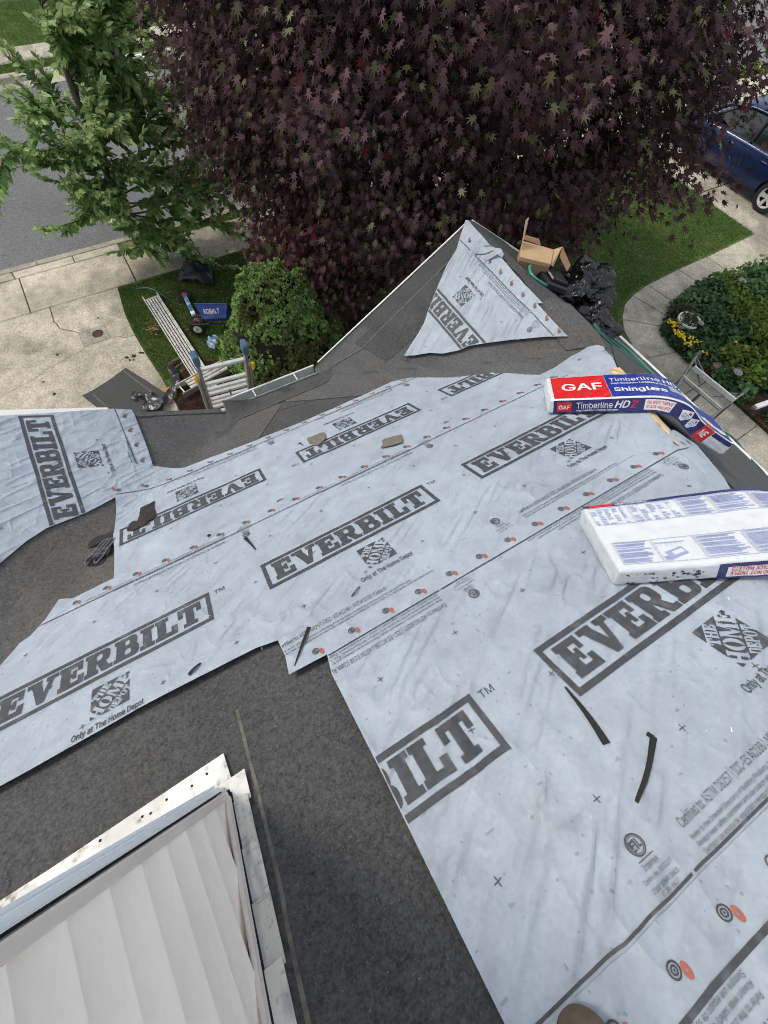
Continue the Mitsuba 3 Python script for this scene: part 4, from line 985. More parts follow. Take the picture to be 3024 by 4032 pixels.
# ---------------------------------------------------------------- box, case, bag and hoses on the front gable
pri('cardboard', lambda p, n, uv: C3(.50, .335, .195) * (.88 + .2 * fb(p.x * 25, p.y * 25, p.z * 25)), .85, .2)
pri('cardboard_dark', lambda p, n, uv: C3(.30, .20, .12) * (.85 + .25 * fb(p.x * 25, p.y * 25, p.z * 25)), .9, .15)
def quad(p, th=.004):
    p = np.asarray(p, float); n = np.cross(p[1] - p[0], p[2] - p[0]); n /= np.linalg.norm(n)
    return hull(np.vstack([p + n * th / 2, p - n * th / 2]))
bx = thing('cardboard_box', 'open cardboard box with raised flaps on the far side of the front gable', 'cardboard box')
TB = np.array([(2.850, 2.345, 3.555), (3.110, 2.205, 3.500), (3.290, 2.365, 3.480), (3.035, 2.530, 3.535)])   # the lid's corners
BB = TB.copy(); BB[:, 2] = roof(BB[:, 0], BB[:, 1]) + .02
BB = BB * .96 + BB.mean(0) * .04
part(bx, 'panel', quad(TB, .007), 'cardboard')
lip = TB[[0, 1]]; part(bx, 'panel', quad([lip[0], lip[1], lip[1] - [0, 0, .028], lip[0] - [0, 0, .028]], .006), 'cardboard')
for i in range(4):
    j = (i + 1) % 4; q = [TB[i] * .97 + TB.mean(0) * .03 - [0, 0, .012], TB[j] * .97 + TB.mean(0) * .03 - [0, 0, .012], BB[j], BB[i]]; part(bx, 'panel', quad(q, .005), 'cardboard_dark' if i != 1 else 'cardboard')
part(bx, 'flap', quad([(2.930, 2.425, 3.56), (3.020, 2.515, 3.545), (3.045, 2.560, 3.715), (2.995, 2.535, 3.715)], .006), 'cardboard')
part(bx, 'flap', quad([(3.05, 2.545, 3.54), (3.20, 2.445, 3.50), (3.17, 2.47, 3.55), (3.05, 2.55, 3.575)], .005), 'cardboard')
part(bx, 'flap', quad([(3.300, 2.365, 3.485), (3.135, 2.215, 3.48), (3.20, 2.235, 3.43), (3.355, 2.340, 3.505)], .006), 'cardboard')
part(bx, 'flap', quad([(3.360, 2.338, 3.505), (3.290, 2.27, 3.47), (3.33, 2.165, 3.39), (3.40, 2.20, 3.40)], .006), 'cardboard_dark')
pri('black_plastic', lambda p, n, uv: C3(.014, .015, .017) * (.8 + .4 * nz(p.x * 90, p.y * 90, p.z * 90)), .35, .5)
pri('hose_green', (.045, .27, .20), .4, .5)
pri('hose_dark', (.02, .12, .095), .45, .5)
cs = thing('tool_case', 'flat black plastic tool case between the box and the rubbish bag', 'tool case')
cR = frame((.30, .70, -.12), z=(.38, 0, 1.0)); cp = np.array([3.14, 2.17, float(zR(3.14, 0)) + .075])
part(cs, 'shell', place(bevbox(.34, .24, .06, .012), cR, cp), 'black_plastic')
part(cs, 'lid', place(bevbox(.26, .15, .035, .008), cR, cp + cR[:, 2] * .046 - cR[:, 1] * .03), 'black_plastic')
part(cs, 'latch', place(bevbox(.24, .012, .016, .004), cR, cp + cR[:, 2] * .05 + cR[:, 1] * .055), 'glove_grey')
def hose(label, pts, r=.009, m='hose_green', lift=.012, group='green air hoses on the right slope'):
    q = spline([(x, y, float(roof(x, y)) + lift + z) for x, y, z in pts], 70)
    fl_ = roof(q[:, 0], q[:, 1]) + lift * .9; q[:, 2] = np.maximum(q[:, 2], fl_)
    return single('air_hose', tube(q, r, 8), m, label, 'hose', group, smooth=True)
hose('loop of mint green hose curling out beside the tool case', [(3.26, 2.36, .03), (3.05, 2.31, .05), (2.87, 2.22, .04), (2.82, 2.12, .02), (2.90, 2.06, .02), (3.02, 2.08, .02), (3.10, 2.10, .03)], .011)
hose('green hose running straight down the eave from under the bag', [(3.25, 1.62, .02), (3.30, 1.45, .0), (3.47, 1.28, .0), (3.65, 1.16, .0), (3.80, 1.06, .0), (3.93, .82, .0), (4.05, .62, .0), (4.2, .38, .0), (4.36, .22, .03), (4.34, .02, .0), (4.2, -.2, 0)], .009, 'hose_dark')
hose('green hose looping out towards the drip edge', [(3.34, 1.66, .02), (3.70, 1.60, .0), (3.88, 1.48, .0), (3.92, 1.30, .0), (3.86, 1.16, .0), (3.90, .98, .0)], .009)
hose('second green hose strand leaving the bag', [(3.28, 1.60, .02), (3.45, 1.50, 0), (3.62, 1.38, 0), (3.72, 1.24, 0), (3.78, 1.10, 0)], .009, 'hose_dark')

def crumple(center, rad, seed, squash=(1, 1, 1), cuts=26, sub=5, R=None):
    """A film bag: a sphere cut into flat facets with sharp folds."""
    r = np.random.default_rng(seed); m = trimesh.creation.icosphere(sub); v = np.array(m.vertices)
    d = r.normal(size=(cuts, 3)); d /= np.linalg.norm(d, axis=1)[:, None]; h = r.uniform(.72, 1.0, cuts)
    dots = v @ d.T
    rr = np.min(np.where(dots > .2, h / np.maximum(dots, .2), 1.25), axis=1)
    for s, a in ((1.7, .20), (3.6, .09), (8, .025)):
        n = meshkit.noise(v * s + seed); rr = rr - a * (1 - np.abs(2 * n - 1)) ** 2
    v = v * rr[:, None] * np.asarray(rad) * np.asarray(squash)
    if R is not None: v = v @ R.T
    m.vertices = v + center; return m
pri('bag_film', (.004, .004, .005), .17, .5, bump=lambda p, n, uv: .016 * fb(p.x * 22 + p.z * 9, p.y * 22, p.z * 26, 4))
bg = thing('rubbish_bag', 'crumpled shiny black rubbish bag on the roof edge of the front gable', 'rubbish bag')
def seated(m, zf, gap):
    v = np.array(m.vertices); lo = zf(v[:, 0], v[:, 1]) + gap; v[:, 2] = np.maximum(v[:, 2], lo); m.vertices = v; return m
part(bg, 'bag', cat([seated(crumple(np.array([3.66, 2.13, 3.14]), (.25, .33, .27), 5, R=rz(-.35)), lambda x, y: np.where(x < 4.3, zR(x, y), 2.5), .02),
                     seated(crumple(np.array([3.50, 1.74, 3.10]), (.20, .25, .16), 9, R=rz(-.2)), lambda x, y: zR(x, y), .02)]), 'bag_film', 28)
part(bg, 'tied_neck', seated(crumple(np.array([3.30, 2.00, 3.30]), (.17, .12, .10), 13, sub=4), lambda x, y: zR(x, y), .02), 'bag_film', 28)

# ---------------------------------------------------------------- ladder at the left eave
pri('aluminium', lambda p, n, uv: C3(.72, .72, .71) * (.80 + .25 * fb(p.x * 16, p.y * 16, p.z * 16)) * (1 - .35 * smoothstep(.72, .86, nz(p.x * 70, p.y * 70, p.z * 70))), .42, .5, metallic=.35)
pri('aluminium_grey', lambda p, n, uv: C3(.22, .215, .21) * (.75 + .4 * fb(p.x * 20, p.y * 20, p.z * 20)), .5, .5, metallic=.3)
pri('rubber_blue', lambda p, n, uv: C3(.075, .135, .22) * (.7 + .55 * fb(p.x * 30, p.y * 30, p.z * 30)), .75, .3)
pri('lock_yellow', (.80, .43, .02), .45, .4)
pri('rubber_grey', (.12, .12, .125), .8, .2)
la = thing('ladder', 'aluminium ladder with blue rubber ends and yellow locks leaning on the left gutter', 'ladder')
TOPL, TOPR = np.array([.06, 3.03, 3.06]), np.array([.49, 3.03, 3.00])
axis = np.array([-.22, .95, -3.0]); axis /= np.linalg.norm(axis); side = (TOPR - TOPL) / np.linalg.norm(TOPR - TOPL); outn = np.cross(side, axis); outn /= np.linalg.norm(outn)
def lp(t, s, o=0): return TOPL + axis * t + side * (s * .43) + outn * o
for s in (0, 1):
    part(la, 'stile', bar(lp(0, s), lp(2.2, s), .028, .066, .005, up=outn), 'aluminium_grey')
    part(la, 'outer_stile', bar(lp(.30, s + (-.075 if s == 0 else .075), .0), lp(3.14, s + (-.10 if s == 0 else .10)), .028, .070, .005, up=outn), 'aluminium_grey')
    part(la, 'rubber_end', place(hull(np.vstack([bevbox(.055, .085, .10, .012).vertices, np.array(bevbox(.046, .072, .06, .01).vertices) + [0, 0, -.075]])), np.stack([side, -outn, -axis], 1), lp(-.04, s)), 'rubber_blue')
    lk = part(la, 'lock', place(bevbox(.030, .045, .095, .010), np.stack([side, -outn, -axis], 1), lp(.29, s + (-.12 if s == 0 else .12), -.02)), 'lock_yellow')
    part(lk, 'tongue', place(bevbox(.016, .03, .05, .006), np.stack([side, -outn, -axis], 1), lp(.24, s + (-.14 if s == 0 else .14), -.03)), 'lock_yellow')
for i, t in enumerate((.19, .47, .585, .68, .80, .885, .985, 1.12, 1.30, 1.6, 1.9, 2.2, 2.5, 2.8)):
    o = .012
    part(la, 'rung', place(bevbox(.43 + (.07 if i % 2 else 0), .040, .032, .009), np.stack([side, outn, np.cross(side, outn)], 1), lp(t, .5, o)), 'aluminium')
part(la, 'clip', place(bevbox(.016, .03, .07, .003), np.stack([side, -outn, -axis], 1), lp(.655, .52, -.035)), 'rubber_grey')

pk = thing('scaffold_plank', 'long speckled aluminium walk plank lying on the left lawn', 'scaffold plank')
pa, pb = np.array([-.055, 8.21, .10]), np.array([.125, 5.55, .10]); ax = (pb - pa) / np.linalg.norm(pb - pa); sd = np.array([ax[1], -ax[0], 0]) * -1; PL = np.linalg.norm(pb - pa)
pri('plank_alu', lambda p, n, uv: C3(.62, .61, .59) * (.82 + .2 * nz(p.x * 20, p.y * 20, 0.0)) * (1 - .45 * smoothstep(.66, .84, nz(p.x * 42, p.y * 48, 0.0))), .55, .4, metallic=.2)
for i in range(5):
    o = -.108 + .050 * i
    part(pk, 'deck_strip', bar(pa + sd * o + ax * .04, pb + sd * o, .035, .012, .003), 'plank_alu')
part(pk, 'underframe', cat([bar(pa + sd * -.02 + ax * t - [0, 0, .03], pa + sd * -.02 + ax * (t + .04) - [0, 0, .03], .25, .035, .003) for t in (.1, .8, 1.5, 2.2)]), 'dark_gap')
for o in (-.150, .120): part(pk, 'side_rail', bar(pa + sd * o - ax * .08 + [0, 0, -.03], pb + sd * o + [0, 0, -.03], .020, .085, .003), 'plank_alu')
part(pk, 'end_bar', bar(pa + sd * -.15 + ax * .03, pa + sd * .12 + ax * .03, .02, .02, .003), 'plank_alu')
pk2 = thing('scaffold_plank', 'end of a second aluminium plank with a rung, sticking out under the ladder', 'scaffold plank')
qa, qb = np.array([-.345, 5.74, .12]), np.array([.75, 5.95, .12]); ax2 = (qb - qa) / np.linalg.norm(qb - qa); s2 = np.array([-ax2[1], ax2[0], 0])
for o in (-.12, .12): part(pk2, 'side_rail', bar(qa + s2 * o, qb + s2 * o, .022, .10, .003), 'aluminium_grey' if o < 0 else 'plank_alu')
part(pk2, 'rung', tube([qa + ax2 * .05 - s2 * .12, qa + ax2 * .05 + s2 * .12], .014, 8), 'plank_alu')
for o in (-.07, -.0, .07): part(pk2, 'deck_strip', bar(qa + ax2 * .17 + s2 * o + [0, 0, .035], qb + s2 * o + [0, 0, .035], .052, .010, .002), 'plank_alu')

# ---------------------------------------------------------------- wheelbarrow and what lies about on the lawn
pri('barrow_blue', lambda p, n, uv: mix(C3(.022, .058, .27), C3(.16, .20, .33), .6 * smoothstep(.45, .8, fb(p.x * 7, p.y * 7, p.z * 12, 4))), .5, .4)
pri('black_steel', lambda p, n, uv: C3(.030, .032, .034) * (.7 + .6 * fb(p.x * 20, p.y * 20, p.z * 20)), .55, .4)
pri('tyre', (.025, .025, .026), .85, .2)
pri('rim_white', (.62, .62, .60), .5, .4)
pri('letter_white', (.78, .79, .80), .5, .4)
wb = thing('wheelbarrow', 'blue wheelbarrow with white lettering half hidden by the round evergreen', 'wheelbarrow')
bR = frame((.92, -.38, .0)) * .74; bo = np.array([.80, 6.80, .47])
lo = [(-.27, -.18, -.16), (.27, -.20, -.16), (.27, .20, -.16), (-.27, .18, -.16)]; hi = [(-.37, -.30, .16), (.36, -.32, .12), (.36, .32, .12), (-.37, .30, .16)]
out = hull([*lo, *hi]); inn = hull([*[(x * .95, y * .94, z + .02) for x, y, z in lo], *[(x * .95, y * .95, z + .05) for x, y, z in hi]])
try: tray = trimesh.boolean.difference([out, inn], engine='manifold')
except Exception: tray = out
roll = rx(-.85)
part(wb, 'tray', place(tray, bR @ roll, bo), 'barrow_blue', 25)
rimp = [np.array(h) for h in hi] + [np.array(hi[0])]
part(wb, 'tray_rim', place(cat([tube([a, b], .012, 6) for a, b in zip(rimp[:-1], rimp[1:])]), bR @ roll, bo), 'barrow_blue')
tv, tf = fit_text('KOBALT', .10, .36, True)
fa, fb_, fc = np.array(lo[0]), np.array(lo[1]), np.array(hi[0]); fx = np.array([1.0, 0, 0]); fy = np.array([0, -.12, .32]); fy /= np.linalg.norm(fy)
X = np.array([-.20, -.262, -.060]) + tv[:, :1] * fx + tv[:, 1:] * fy + np.cross(fx, fy) * .010
tmx = tm(X, tf); part(wb, 'lettering', place(tmx, bR @ roll, bo), 'letter_white')
for s in (-1, 1):
    part(wb, 'handle', place(bar((-.62, s * .13, -.20), (.95, s * .27, -.13), .032, .032), bR, bo), 'black_steel')
    part(wb, 'leg', place(cat([bar((.15, s * .2, -.18), (.22, s * .2, -.56), .025, .025), bar((.42, s * .23, -.16), (.24, s * .2, -.56), .025, .025)]), bR, bo), 'black_steel')
    part(wb, 'wheel_brace', place(bar((-.60, s * .07, -.26), (-.10, s * .18, -.18), .025, .012), bR, bo), 'black_steel')
wh = part(wb, 'wheel', place(lathe([(.10, -.045), (.17, -.05), (.20, -.03), (.205, 0), (.20, .03), (.17, .05), (.10, .045)], 24), bR @ rx(math.pi / 2), bo + bR @ np.array([-.56, 0, -.42])), 'tyre', 40)
part(wh, 'rim', place(lathe([(.02, -.048), (.035, -.05), (.10, -.040), (.105, -.046), (.105, .046), (.10, .040), (.035, .05), (.02, .048)], 20), bR @ rx(math.pi / 2), bo + bR @ np.array([-.56, 0, -.42])), 'rim_white', 40)
pri('tool_blue', lambda p, n, uv: mix(C3(.06, .16, .42), C3(.45, .55, .68), smoothstep(.4, .7, fb(p.x * 9, p.y * 9, p.z * 9, 3))), .5, .4)
pri('orange_hub', (.34, .13, .03), .7, .3)
tl = thing('magnetic_sweeper', 'blue bar with an orange-hubbed wheel at each end lying on the lawn', 'sweeper')
ta, tb = np.array([.50, 7.90, .12]), np.array([.47, 7.22, .12]); tR = frame(tb - ta)
part(tl, 'bar', bar(ta, tb, .075, .06, .01), 'tool_blue')
part(tl, 'label_band', bar(ta + (tb - ta) * .66, ta + (tb - ta) * .80, .078, .063, .008), 'letter_white')
for e_ in (ta + (ta - tb) * .06, tb - (ta - tb) * .06):
    w_ = part(tl, 'wheel', place(lathe([(.05, -.03), (.11, -.03), (.125, -.015), (.125, .015), (.11, .03), (.05, .03)], 22), rx(.35), e_), 'tyre', 40)
    part(w_, 'hub', place(lathe([(0, .026), (.055, .030), (.085, .024), (.085, -.02)], 18), rx(.35), e_), 'orange_hub', 40)
pri('rag', lambda p, n, uv: mix(C3(.16, .27, .46), C3(.42, .52, .66), smoothstep(.4, .6, nz(p.x * 30, p.y * 18, p.z * 30))), .9, .1)
single('rag', sheet_mesh([(.43, 6.60), (.50, 6.74), (.60, 6.76), (.68, 6.70), (.63, 6.54), (.53, 6.46)], .018, lambda x, y: .05 + .05 * N3(x, y, 14, 2) + .035 * np.sin(x * 60 + y * 30), .004), 'rag', 'crumpled pale blue rag on the grass below the wheelbarrow', 'rag', smooth=50)
pri('tarp', (.016, .018, .024), .45, .4, bump=lambda p, n, uv: .01 * fb(p.x * 14, p.y * 14, p.z * 14, 3))
pile = [(.51, 8.62), (.70, 8.66), (.84, 8.86), (1.0, 8.82), (1.14, 8.62), (1.22, 8.36), (1.12, 8.05), (.93, 8.05), (.76, 8.18), (.62, 8.36)]
single('tarp_heap', sheet_mesh(pile, .035, lambda x, y: .05 + .26 * np.clip(1 - ((x - .93) / .34) ** 2 - ((y - 8.42) / .42) ** 2, 0, 1) ** .6 * (.6 + .6 * N3(x, y, 7, 4)) + .05 * N3(x, y, 18, 5), .03), 'tarp', 'heap of dark tarpaulin on the lawn under the green tree', 'tarpaulin', smooth=45)
single('garden_hose', tube(spline([(-.33, 8.74, .02), (-.18, 8.64, .03), (-.05, 8.44, .13), (.10, 8.22, .14), (.24, 8.02, .03), (.42, 7.85, .02)], 40), .013, 8), 'hose_dark', 'dark green hose lying over the far end of the walk plank', 'hose', smooth=True)
pri('felt_roll', lambda p, n, uv: C3(.075, .077, .078) * (.8 + .3 * nz(p.x * 150, p.y * 150, p.z * 150)), .85, .2)
fs = thing('felt_sheet', 'flat grey sheet of roofing felt on the driveway by the gable', 'felt sheet')
fz = lambda x, y: .022 + .014 * N3(x, y, 3, 6) + .02 * np.clip((-1.68 - x) / .1, 0, 1)
part(fs, 'sheet', sheet_mesh([(-1.0, 6.76), (-.80, 6.36), (-.58, 5.92), (-.72, 5.6), (-.9, 5.0), (-1.75, 5.0), (-1.62, 6.05), (-1.72, 6.28), (-1.80, 6.47), (-1.4, 6.60)], .08, fz, .006), 'felt_roll', 40)
for a_, b_ in (((-1.05, 6.70), (-.66, 5.75)), ((-1.64, 6.42), (-1.38, 5.7))): part(fs, 'lay_line', sheet_mesh(LineString([a_, b_]).buffer(.012), .02, lambda x, y: fz(x, y) + .004, .003), 'lay_line')
pri('grey_film', (.030, .032, .038), .30, .5, bump=lambda p, n, uv: .012 * fb(p.x * 16, p.y * 16, p.z * 16, 3))
bagp = LineString([(-.30, 6.30), (-.30, 6.12), (-.38, 5.92), (-.55, 5.74), (-.78, 5.62)]).buffer(.065).union(Polygon([(-1.12, 6.0), (-1.02, 6.13), (-.9, 6.0), (-.74, 5.95), (-.62, 5.70), (-.8, 5.55), (-1.04, 5.68), (-.90, 5.84)])).difference(affinity.scale(Point(-.985, 5.96).buffer(.055), 1, .8))
single('torn_bag', sheet_mesh(bagp, .022, lambda x, y: .04 + .09 * N3(x, y, 9, 7) + .03 * N3(x, y, 20, 8), .004), 'grey_film', 'torn black plastic bag trailing from the felt sheet to the grass', 'plastic bag', smooth=50)
pri('wood_weathered', lambda p, n, uv: C3(.12, .085, .065) * (.5 + 1.0 * nz(p.x * 12, p.y * 70, p.z * 40)), .9, .1)
for i, (q0, q1, w_, lb) in enumerate((((-.33, 6.46, .04), (-.06, 6.54, .05), .10, 'weathered brown wood edging beside the walk plank'), ((-.30, 6.34, .03), (-.02, 6.44, .04), .06, 'short grey stick of wood in front of the wood edging'))):
    m = tube([np.array(q0) + (np.array(q1) - np.array(q0)) * t + rng.normal(0, .004, 3) for t in np.linspace(0, 1, 7)], w_ * .4, 8); single('wood_edging', m, 'wood_weathered', lb, 'wood', smooth=40)
pri('dead_leaf', lambda p, n, uv: C3(.20, .145, .085) * (.6 + .7 * nz(p.x * 40, p.y * 40, p.z * 40)), .9, .1)
pri('leaf_orange', (.60, .22, .06), .8, .2)
pri('leaf_dark', (.05, .045, .035), .9, .1)
pri('chip_white', (.72, .70, .66), .8, .2)
def crumb(x, y, s, m, z=.02, sd=0, nm='fallen_leaf', lb='', ct='leaf', gp=None):
    r = np.random.default_rng(sd); a = np.sort(r.uniform(0, 6.28, 9)); q = [(x + s * math.cos(t) * r.uniform(.5, 1), y + s * math.sin(t) * r.uniform(.5, 1)) for t in a]
    single(nm, sheet_mesh(Polygon(q).buffer(0) if Polygon(q).buffer(0).geom_type == 'Polygon' else Point(x, y).buffer(s), s * .5, lambda u, v: z + .012 * N3(u, v, 30, sd), .003), m, lb, ct, gp)
for i, (x, y, s, m) in enumerate(((-.81, 6.99, .055, 'leaf_dark'), (-.92, 7.0, .04, 'leaf_dark'), (-.89, 6.92, .03, 'leaf_dark'), (-.83, 6.90, .025, 'leaf_dark'), (-.68, 7.01, .035, 'leaf_dark'), (-.645, 6.98, .03, 'leaf_dark'), (-1.95, 7.62, .04, 'leaf_dark'), (-2.2, 6.75, .045, 'leaf_dark'), (-1.1, 8.2, .03, 'leaf_dark'), (-2.3, 7.1, .03, 'leaf_dark'))):
    crumb(x, y, s, m, .02, i, lb='dark fallen leaf on the driveway concrete', gp='dark leaves on the driveway')
crumb(-1.13, 7.09, .03, 'chip_white', .02, 40, 'paper_scrap', 'small white paper scrap on the driveway', 'paper scrap')
crumb(-.52, 5.93, .08, 'leaf_orange', .05, 41, lb='bright orange leaf beside the torn bag')
dl = thing('dead_leaf_heap', 'small heap of dead leaves and twigs left of the walk plank', 'dead leaves'); ms = []
for i in range(60):
    x, y = rng.normal((-.30, 7.42), (.07, .08)); s = rng.uniform(.012, .032)
    ms.append(place(hull(rng.normal(0, 1, (6, 3)) * [s, s * .6, s * .25]), None, (x, y, .05 + rng.uniform(0, .05))))
put(dl, cat(ms), 'dead_leaf')
dl = thing('lawn_litter', 'scattered pale petals and dry leaves on the left lawn', 'fallen leaves', kind='stuff'); ms = []
for i in range(70):
    x, y = rng.uniform(-.5, 2.2), rng.uniform(6.3, 8.7); s = rng.uniform(.007, .018); ms.append(place(hull(rng.normal(0, 1, (6, 3)) * [s, s * .7, s * .2]), None, (x, y, .065)))
put(dl, cat(ms), 'dead_leaf')

# ---------------------------------------------------------------- work platform lying by the right eave, downspout piece
wp = thing('work_platform', 'grey and white folding work platform tipped on its side on the garden path', 'work platform')
hz = lambda x, y, z: np.array([x, y, z])
part(wp, 'deck_edge', bar(hz(7.60, 1.72, .56), hz(7.66, .86, .56), .028, .085, .004), 'white_metal', label='white deck edge of the work platform')
for y0, y1, x1, x0 in ((1.90, 1.56, 7.94, 7.05), (.90, .82, 8.02, 7.04)):
    part(wp, 'leg', bar(hz(x0, y1, .50), hz(x1, y0, .50), .034, .062, .004), 'aluminium_grey')
    part(wp, 'rubber_foot', bar(hz(x1 - .02, y0 - .005, .50), hz(x1 + .14, y0 + .035, .50), .062, .085, .012), 'rubber_grey')
    part(wp, 'brace', bar(hz(7.48, 1.42 if y0 > 1 else 1.10, .52), hz(7.82, y0 - .05 if y0 > 1 else y0 + .02, .52), .020, .030, .003), 'aluminium_grey')
    part(wp, 'brace', bar(hz(7.70, 1.50 if y0 > 1 else 1.06, .52), hz(7.88, y0 - .04 if y0 > 1 else y0 + .04, .52), .020, .030, .003), 'aluminium_grey')
part(wp, 'cross_bar', tube([hz(7.34, 1.68, .52), hz(7.38, .86, .52)], .016, 8), 'aluminium')
part(wp, 'cross_bar', tube([hz(7.31, 1.67, .49), hz(7.35, .87, .49)], .012, 8), 'aluminium_grey')
part(wp, 'support', bar(hz(7.6, 1.3, .015), hz(7.6, 1.3, .3), .05, .05), 'aluminium_grey')
part(wp, 'support', bar(hz(7.66, 1.75, .015), hz(7.62, 1.74, .5), .03, .03), 'aluminium_grey')
part(wp, 'support', bar(hz(7.70, .84, .015), hz(7.66, .85, .5), .03, .03), 'aluminium_grey')
ds = thing('downspout', 'white downspout piece poking in from the right edge over the garden bed', 'downspout')
part(ds, 'pipe', bar((8.26, .62, .30), (9.3, .44, .34), .085, .065, .006), 'white_metal')
part(ds, 'dark_end', bar((8.19, .632, .30), (8.258, .621, .30), .06, .045, .006), 'rubber_grey')
part(ds, 'stand', bar((8.9, .5, .0), (8.9, .5, .29), .03, .03), 'rubber_grey')
# ---------------------------------------------------------------- vegetation
def leafmat(key, trans=.45, rough=.55):
    scene['mat_' + key] = {'type': 'twosided', 'bsdf': {'type': 'principled', 'base_color': VC, 'roughness': rough, 'specular': .45}} if trans is None else \
        {'type': 'principledthin', 'base_color': VC, 'roughness': rough, 'diff_trans': trans, 'spec_trans': 0.0, 'eta': 1.4}
    return key
leafmat('leaf_maple', .3, .4); leafmat('leaf_green', .55, .45); leafmat('leaf_small', .5, .6); leafmat('leaf_conifer', .3, .7); leafmat('grass_blade', .5, .6)
pri('bark', lambda p, n, uv: C3(.11, .095, .08) * (.6 + .8 * nz(p.x * 40, p.y * 40, p.z * 14)), .9, .1)
pri('bark_pale', lambda p, n, uv: C3(.20, .17, .13) * (.6 + .8 * nz(p.x * 40, p.y * 40, p.z * 20)), .9, .1)

def maple_leaf():
    ang = np.radians([-128, -100, -78, -55, -37, -18, 0, 18, 37, 55, 78, 100, 128]); rad = [.40, .22, .70, .32, .92, .40, 1.05, .40, .92, .32, .70, .22, .40]
    P = [(0, -.02, 0)] + [(r * math.sin(a) * .62, .25 + r * math.cos(a) * .62, 0) for a, r in zip(ang, rad)] + [(0, .25, 0)]
    P = np.array(P); c = len(P) - 1
    P[:, 2] = -.16 * (P[:, 0] ** 2 + (P[:, 1] - .3) ** 2) + .05 * np.abs(P[:, 0])
    F = [[c, i + 1, i] for i in range(1, c - 1)] + [[c, 1, 0], [c, 0, c - 1]]
    st = np.array([[-.012, -.02, 0], [.012, -.02, 0], [.006, -.40, .05], [-.006, -.40, .05]]); o = len(P)
    return P, np.array(F)
def oval_leaf(w=.38):
    y = np.array([0, .18, .45, .75, 1.0]); x = np.array([.02, .72, 1.0, .62, .0]) * w / 1.0
    P, F = [], []
    for i in range(5): P += [(-x[i], y[i], .10 * x[i] * 2 - .22 * y[i] ** 2), (0, y[i], -.22 * y[i] ** 2), (x[i], y[i], .10 * x[i] * 2 - .22 * y[i] ** 2)]
    for i in range(4):
        a = i * 3; b = a + 3
        F += [[a, a + 1, b + 1], [a, b + 1, b], [a + 1, a + 2, b + 2], [a + 1, b + 2, b + 1]]
    return np.array(P), np.array(F)
def axes(tip, nrm):
    y = tip / np.linalg.norm(tip, axis=1, keepdims=True); z = nrm - y * (nrm * y).sum(1, keepdims=True); z /= np.linalg.norm(z, axis=1, keepdims=True) + 1e-9
    return np.stack([np.cross(y, z), y, z], 2)
def scatter(base, P, R, s, col):
    v, f = base; n = len(P)
    V = np.einsum('nij,kj->nki', R * s[:, None, None], v) + P[:, None]
    F = f[None] + (np.arange(n) * len(v))[:, None, None]
    return tm(V.reshape(-1, 3), F.reshape(-1, 3)), np.repeat(col, len(v), 0)
def unit(n, r): v = r.normal(size=(n, 3)); return v / np.linalg.norm(v, axis=1, keepdims=True)
def leaf_parts(key, base, P, R, s, col, m, n, name='leaf', near=None):
    """The n leaves nearest the viewer as parts of their own, the rest as one mass of foliage."""
    d = np.linalg.norm(P - EYE, axis=1); o = np.argsort(d); big_, rest = o[:n], o[n:]
    M, c = scatter(base, P[rest], R[rest], s[rest], col[rest]); part(key, 'foliage', M, m, color=c, kind='stuff')
    pal = {}
    for i in big_:
        q = tuple(np.round(col[i] * 40) / 40 + .012)
        if q not in pal:
            if len(pal) > 9: q = min(pal, key=lambda k_: np.abs(np.array(k_) - col[i]).sum())
            else: pal[q] = mikit.ply(tm(*base), 'mat_' + m, color=np.tile(col[i], (len(base[0]), 1)))
        A = np.eye(4); A[:3, :3] = R[i] * s[i]; A[:3, 3] = P[i]
        part(key, name, pal[q], None, to_world=T4(A.tolist()))

# -- purple maple
mr = np.random.default_rng(21)
mt = thing('maple_tree', 'large purple-leaved maple filling the view beyond the roof', 'tree')
CTR, RAD = np.array([5.04, 7.10, 3.75]), np.array([3.62, 4.05, 2.75])
tr0 = np.array([5.4, 7.2, 0.0])
part(mt, 'trunk', tube([tr0, tr0 + [.02, .05, .6], tr0 + [-.05, .02, 1.3], tr0 + [.04, -.03, 2.0]], [.20, .165, .15, .14], 12), 'bark', True)
clumps = []
while len(clumps) < 1150:
    u = unit(1, mr)[0]
    if u[2] < -.93 or (u[1] > .45 and mr.random() < .5): continue
    lump = 1 + .16 * (meshkit.noise((u * 2.3 + 4)[None])[0] - .5) * 2 + .10 * (meshkit.noise((u * 5 + 9)[None])[0] - .5) * 2
    k = lump * mr.uniform(.80, 1.0)
    if meshkit.noise((u * 4.2 + 2)[None])[0] < .20: continue
    c = CTR + u * RAD * k
    if c[1] < 3.35 and c[2] < 4.2 and c[0] < 5.0: continue
    clumps.append((c, u))
for _ in range(70):
    c = np.array([mr.uniform(1.75, 4.4), mr.uniform(4.9, 6.2), 0]); c[2] = mr.uniform(1.15, 2.3) + max(0, 2.6 - c[0]) * .5; u = (c - CTR) / RAD; clumps.append((c, u / np.linalg.norm(u)))
clumps = [(c, u) for c, u in clumps if not (c[0] > 8.3 and c[2] < 3.2)]
for i in range(22):
    c, u = clumps[i * 47]; p0 = tr0 + [mr.normal(0, .05), mr.normal(0, .05), mr.uniform(1.0, 2.0)]; mid = p0 * .45 + c * .55 + [0, 0, .35] + mr.normal(0, .15, 3)
    part(mt, 'branch', tube(spline([p0, mid, c], 12), np.linspace(.06, .010, 12), 7), 'bark', True)
PP, RR, SS, CC = [], [], [], []
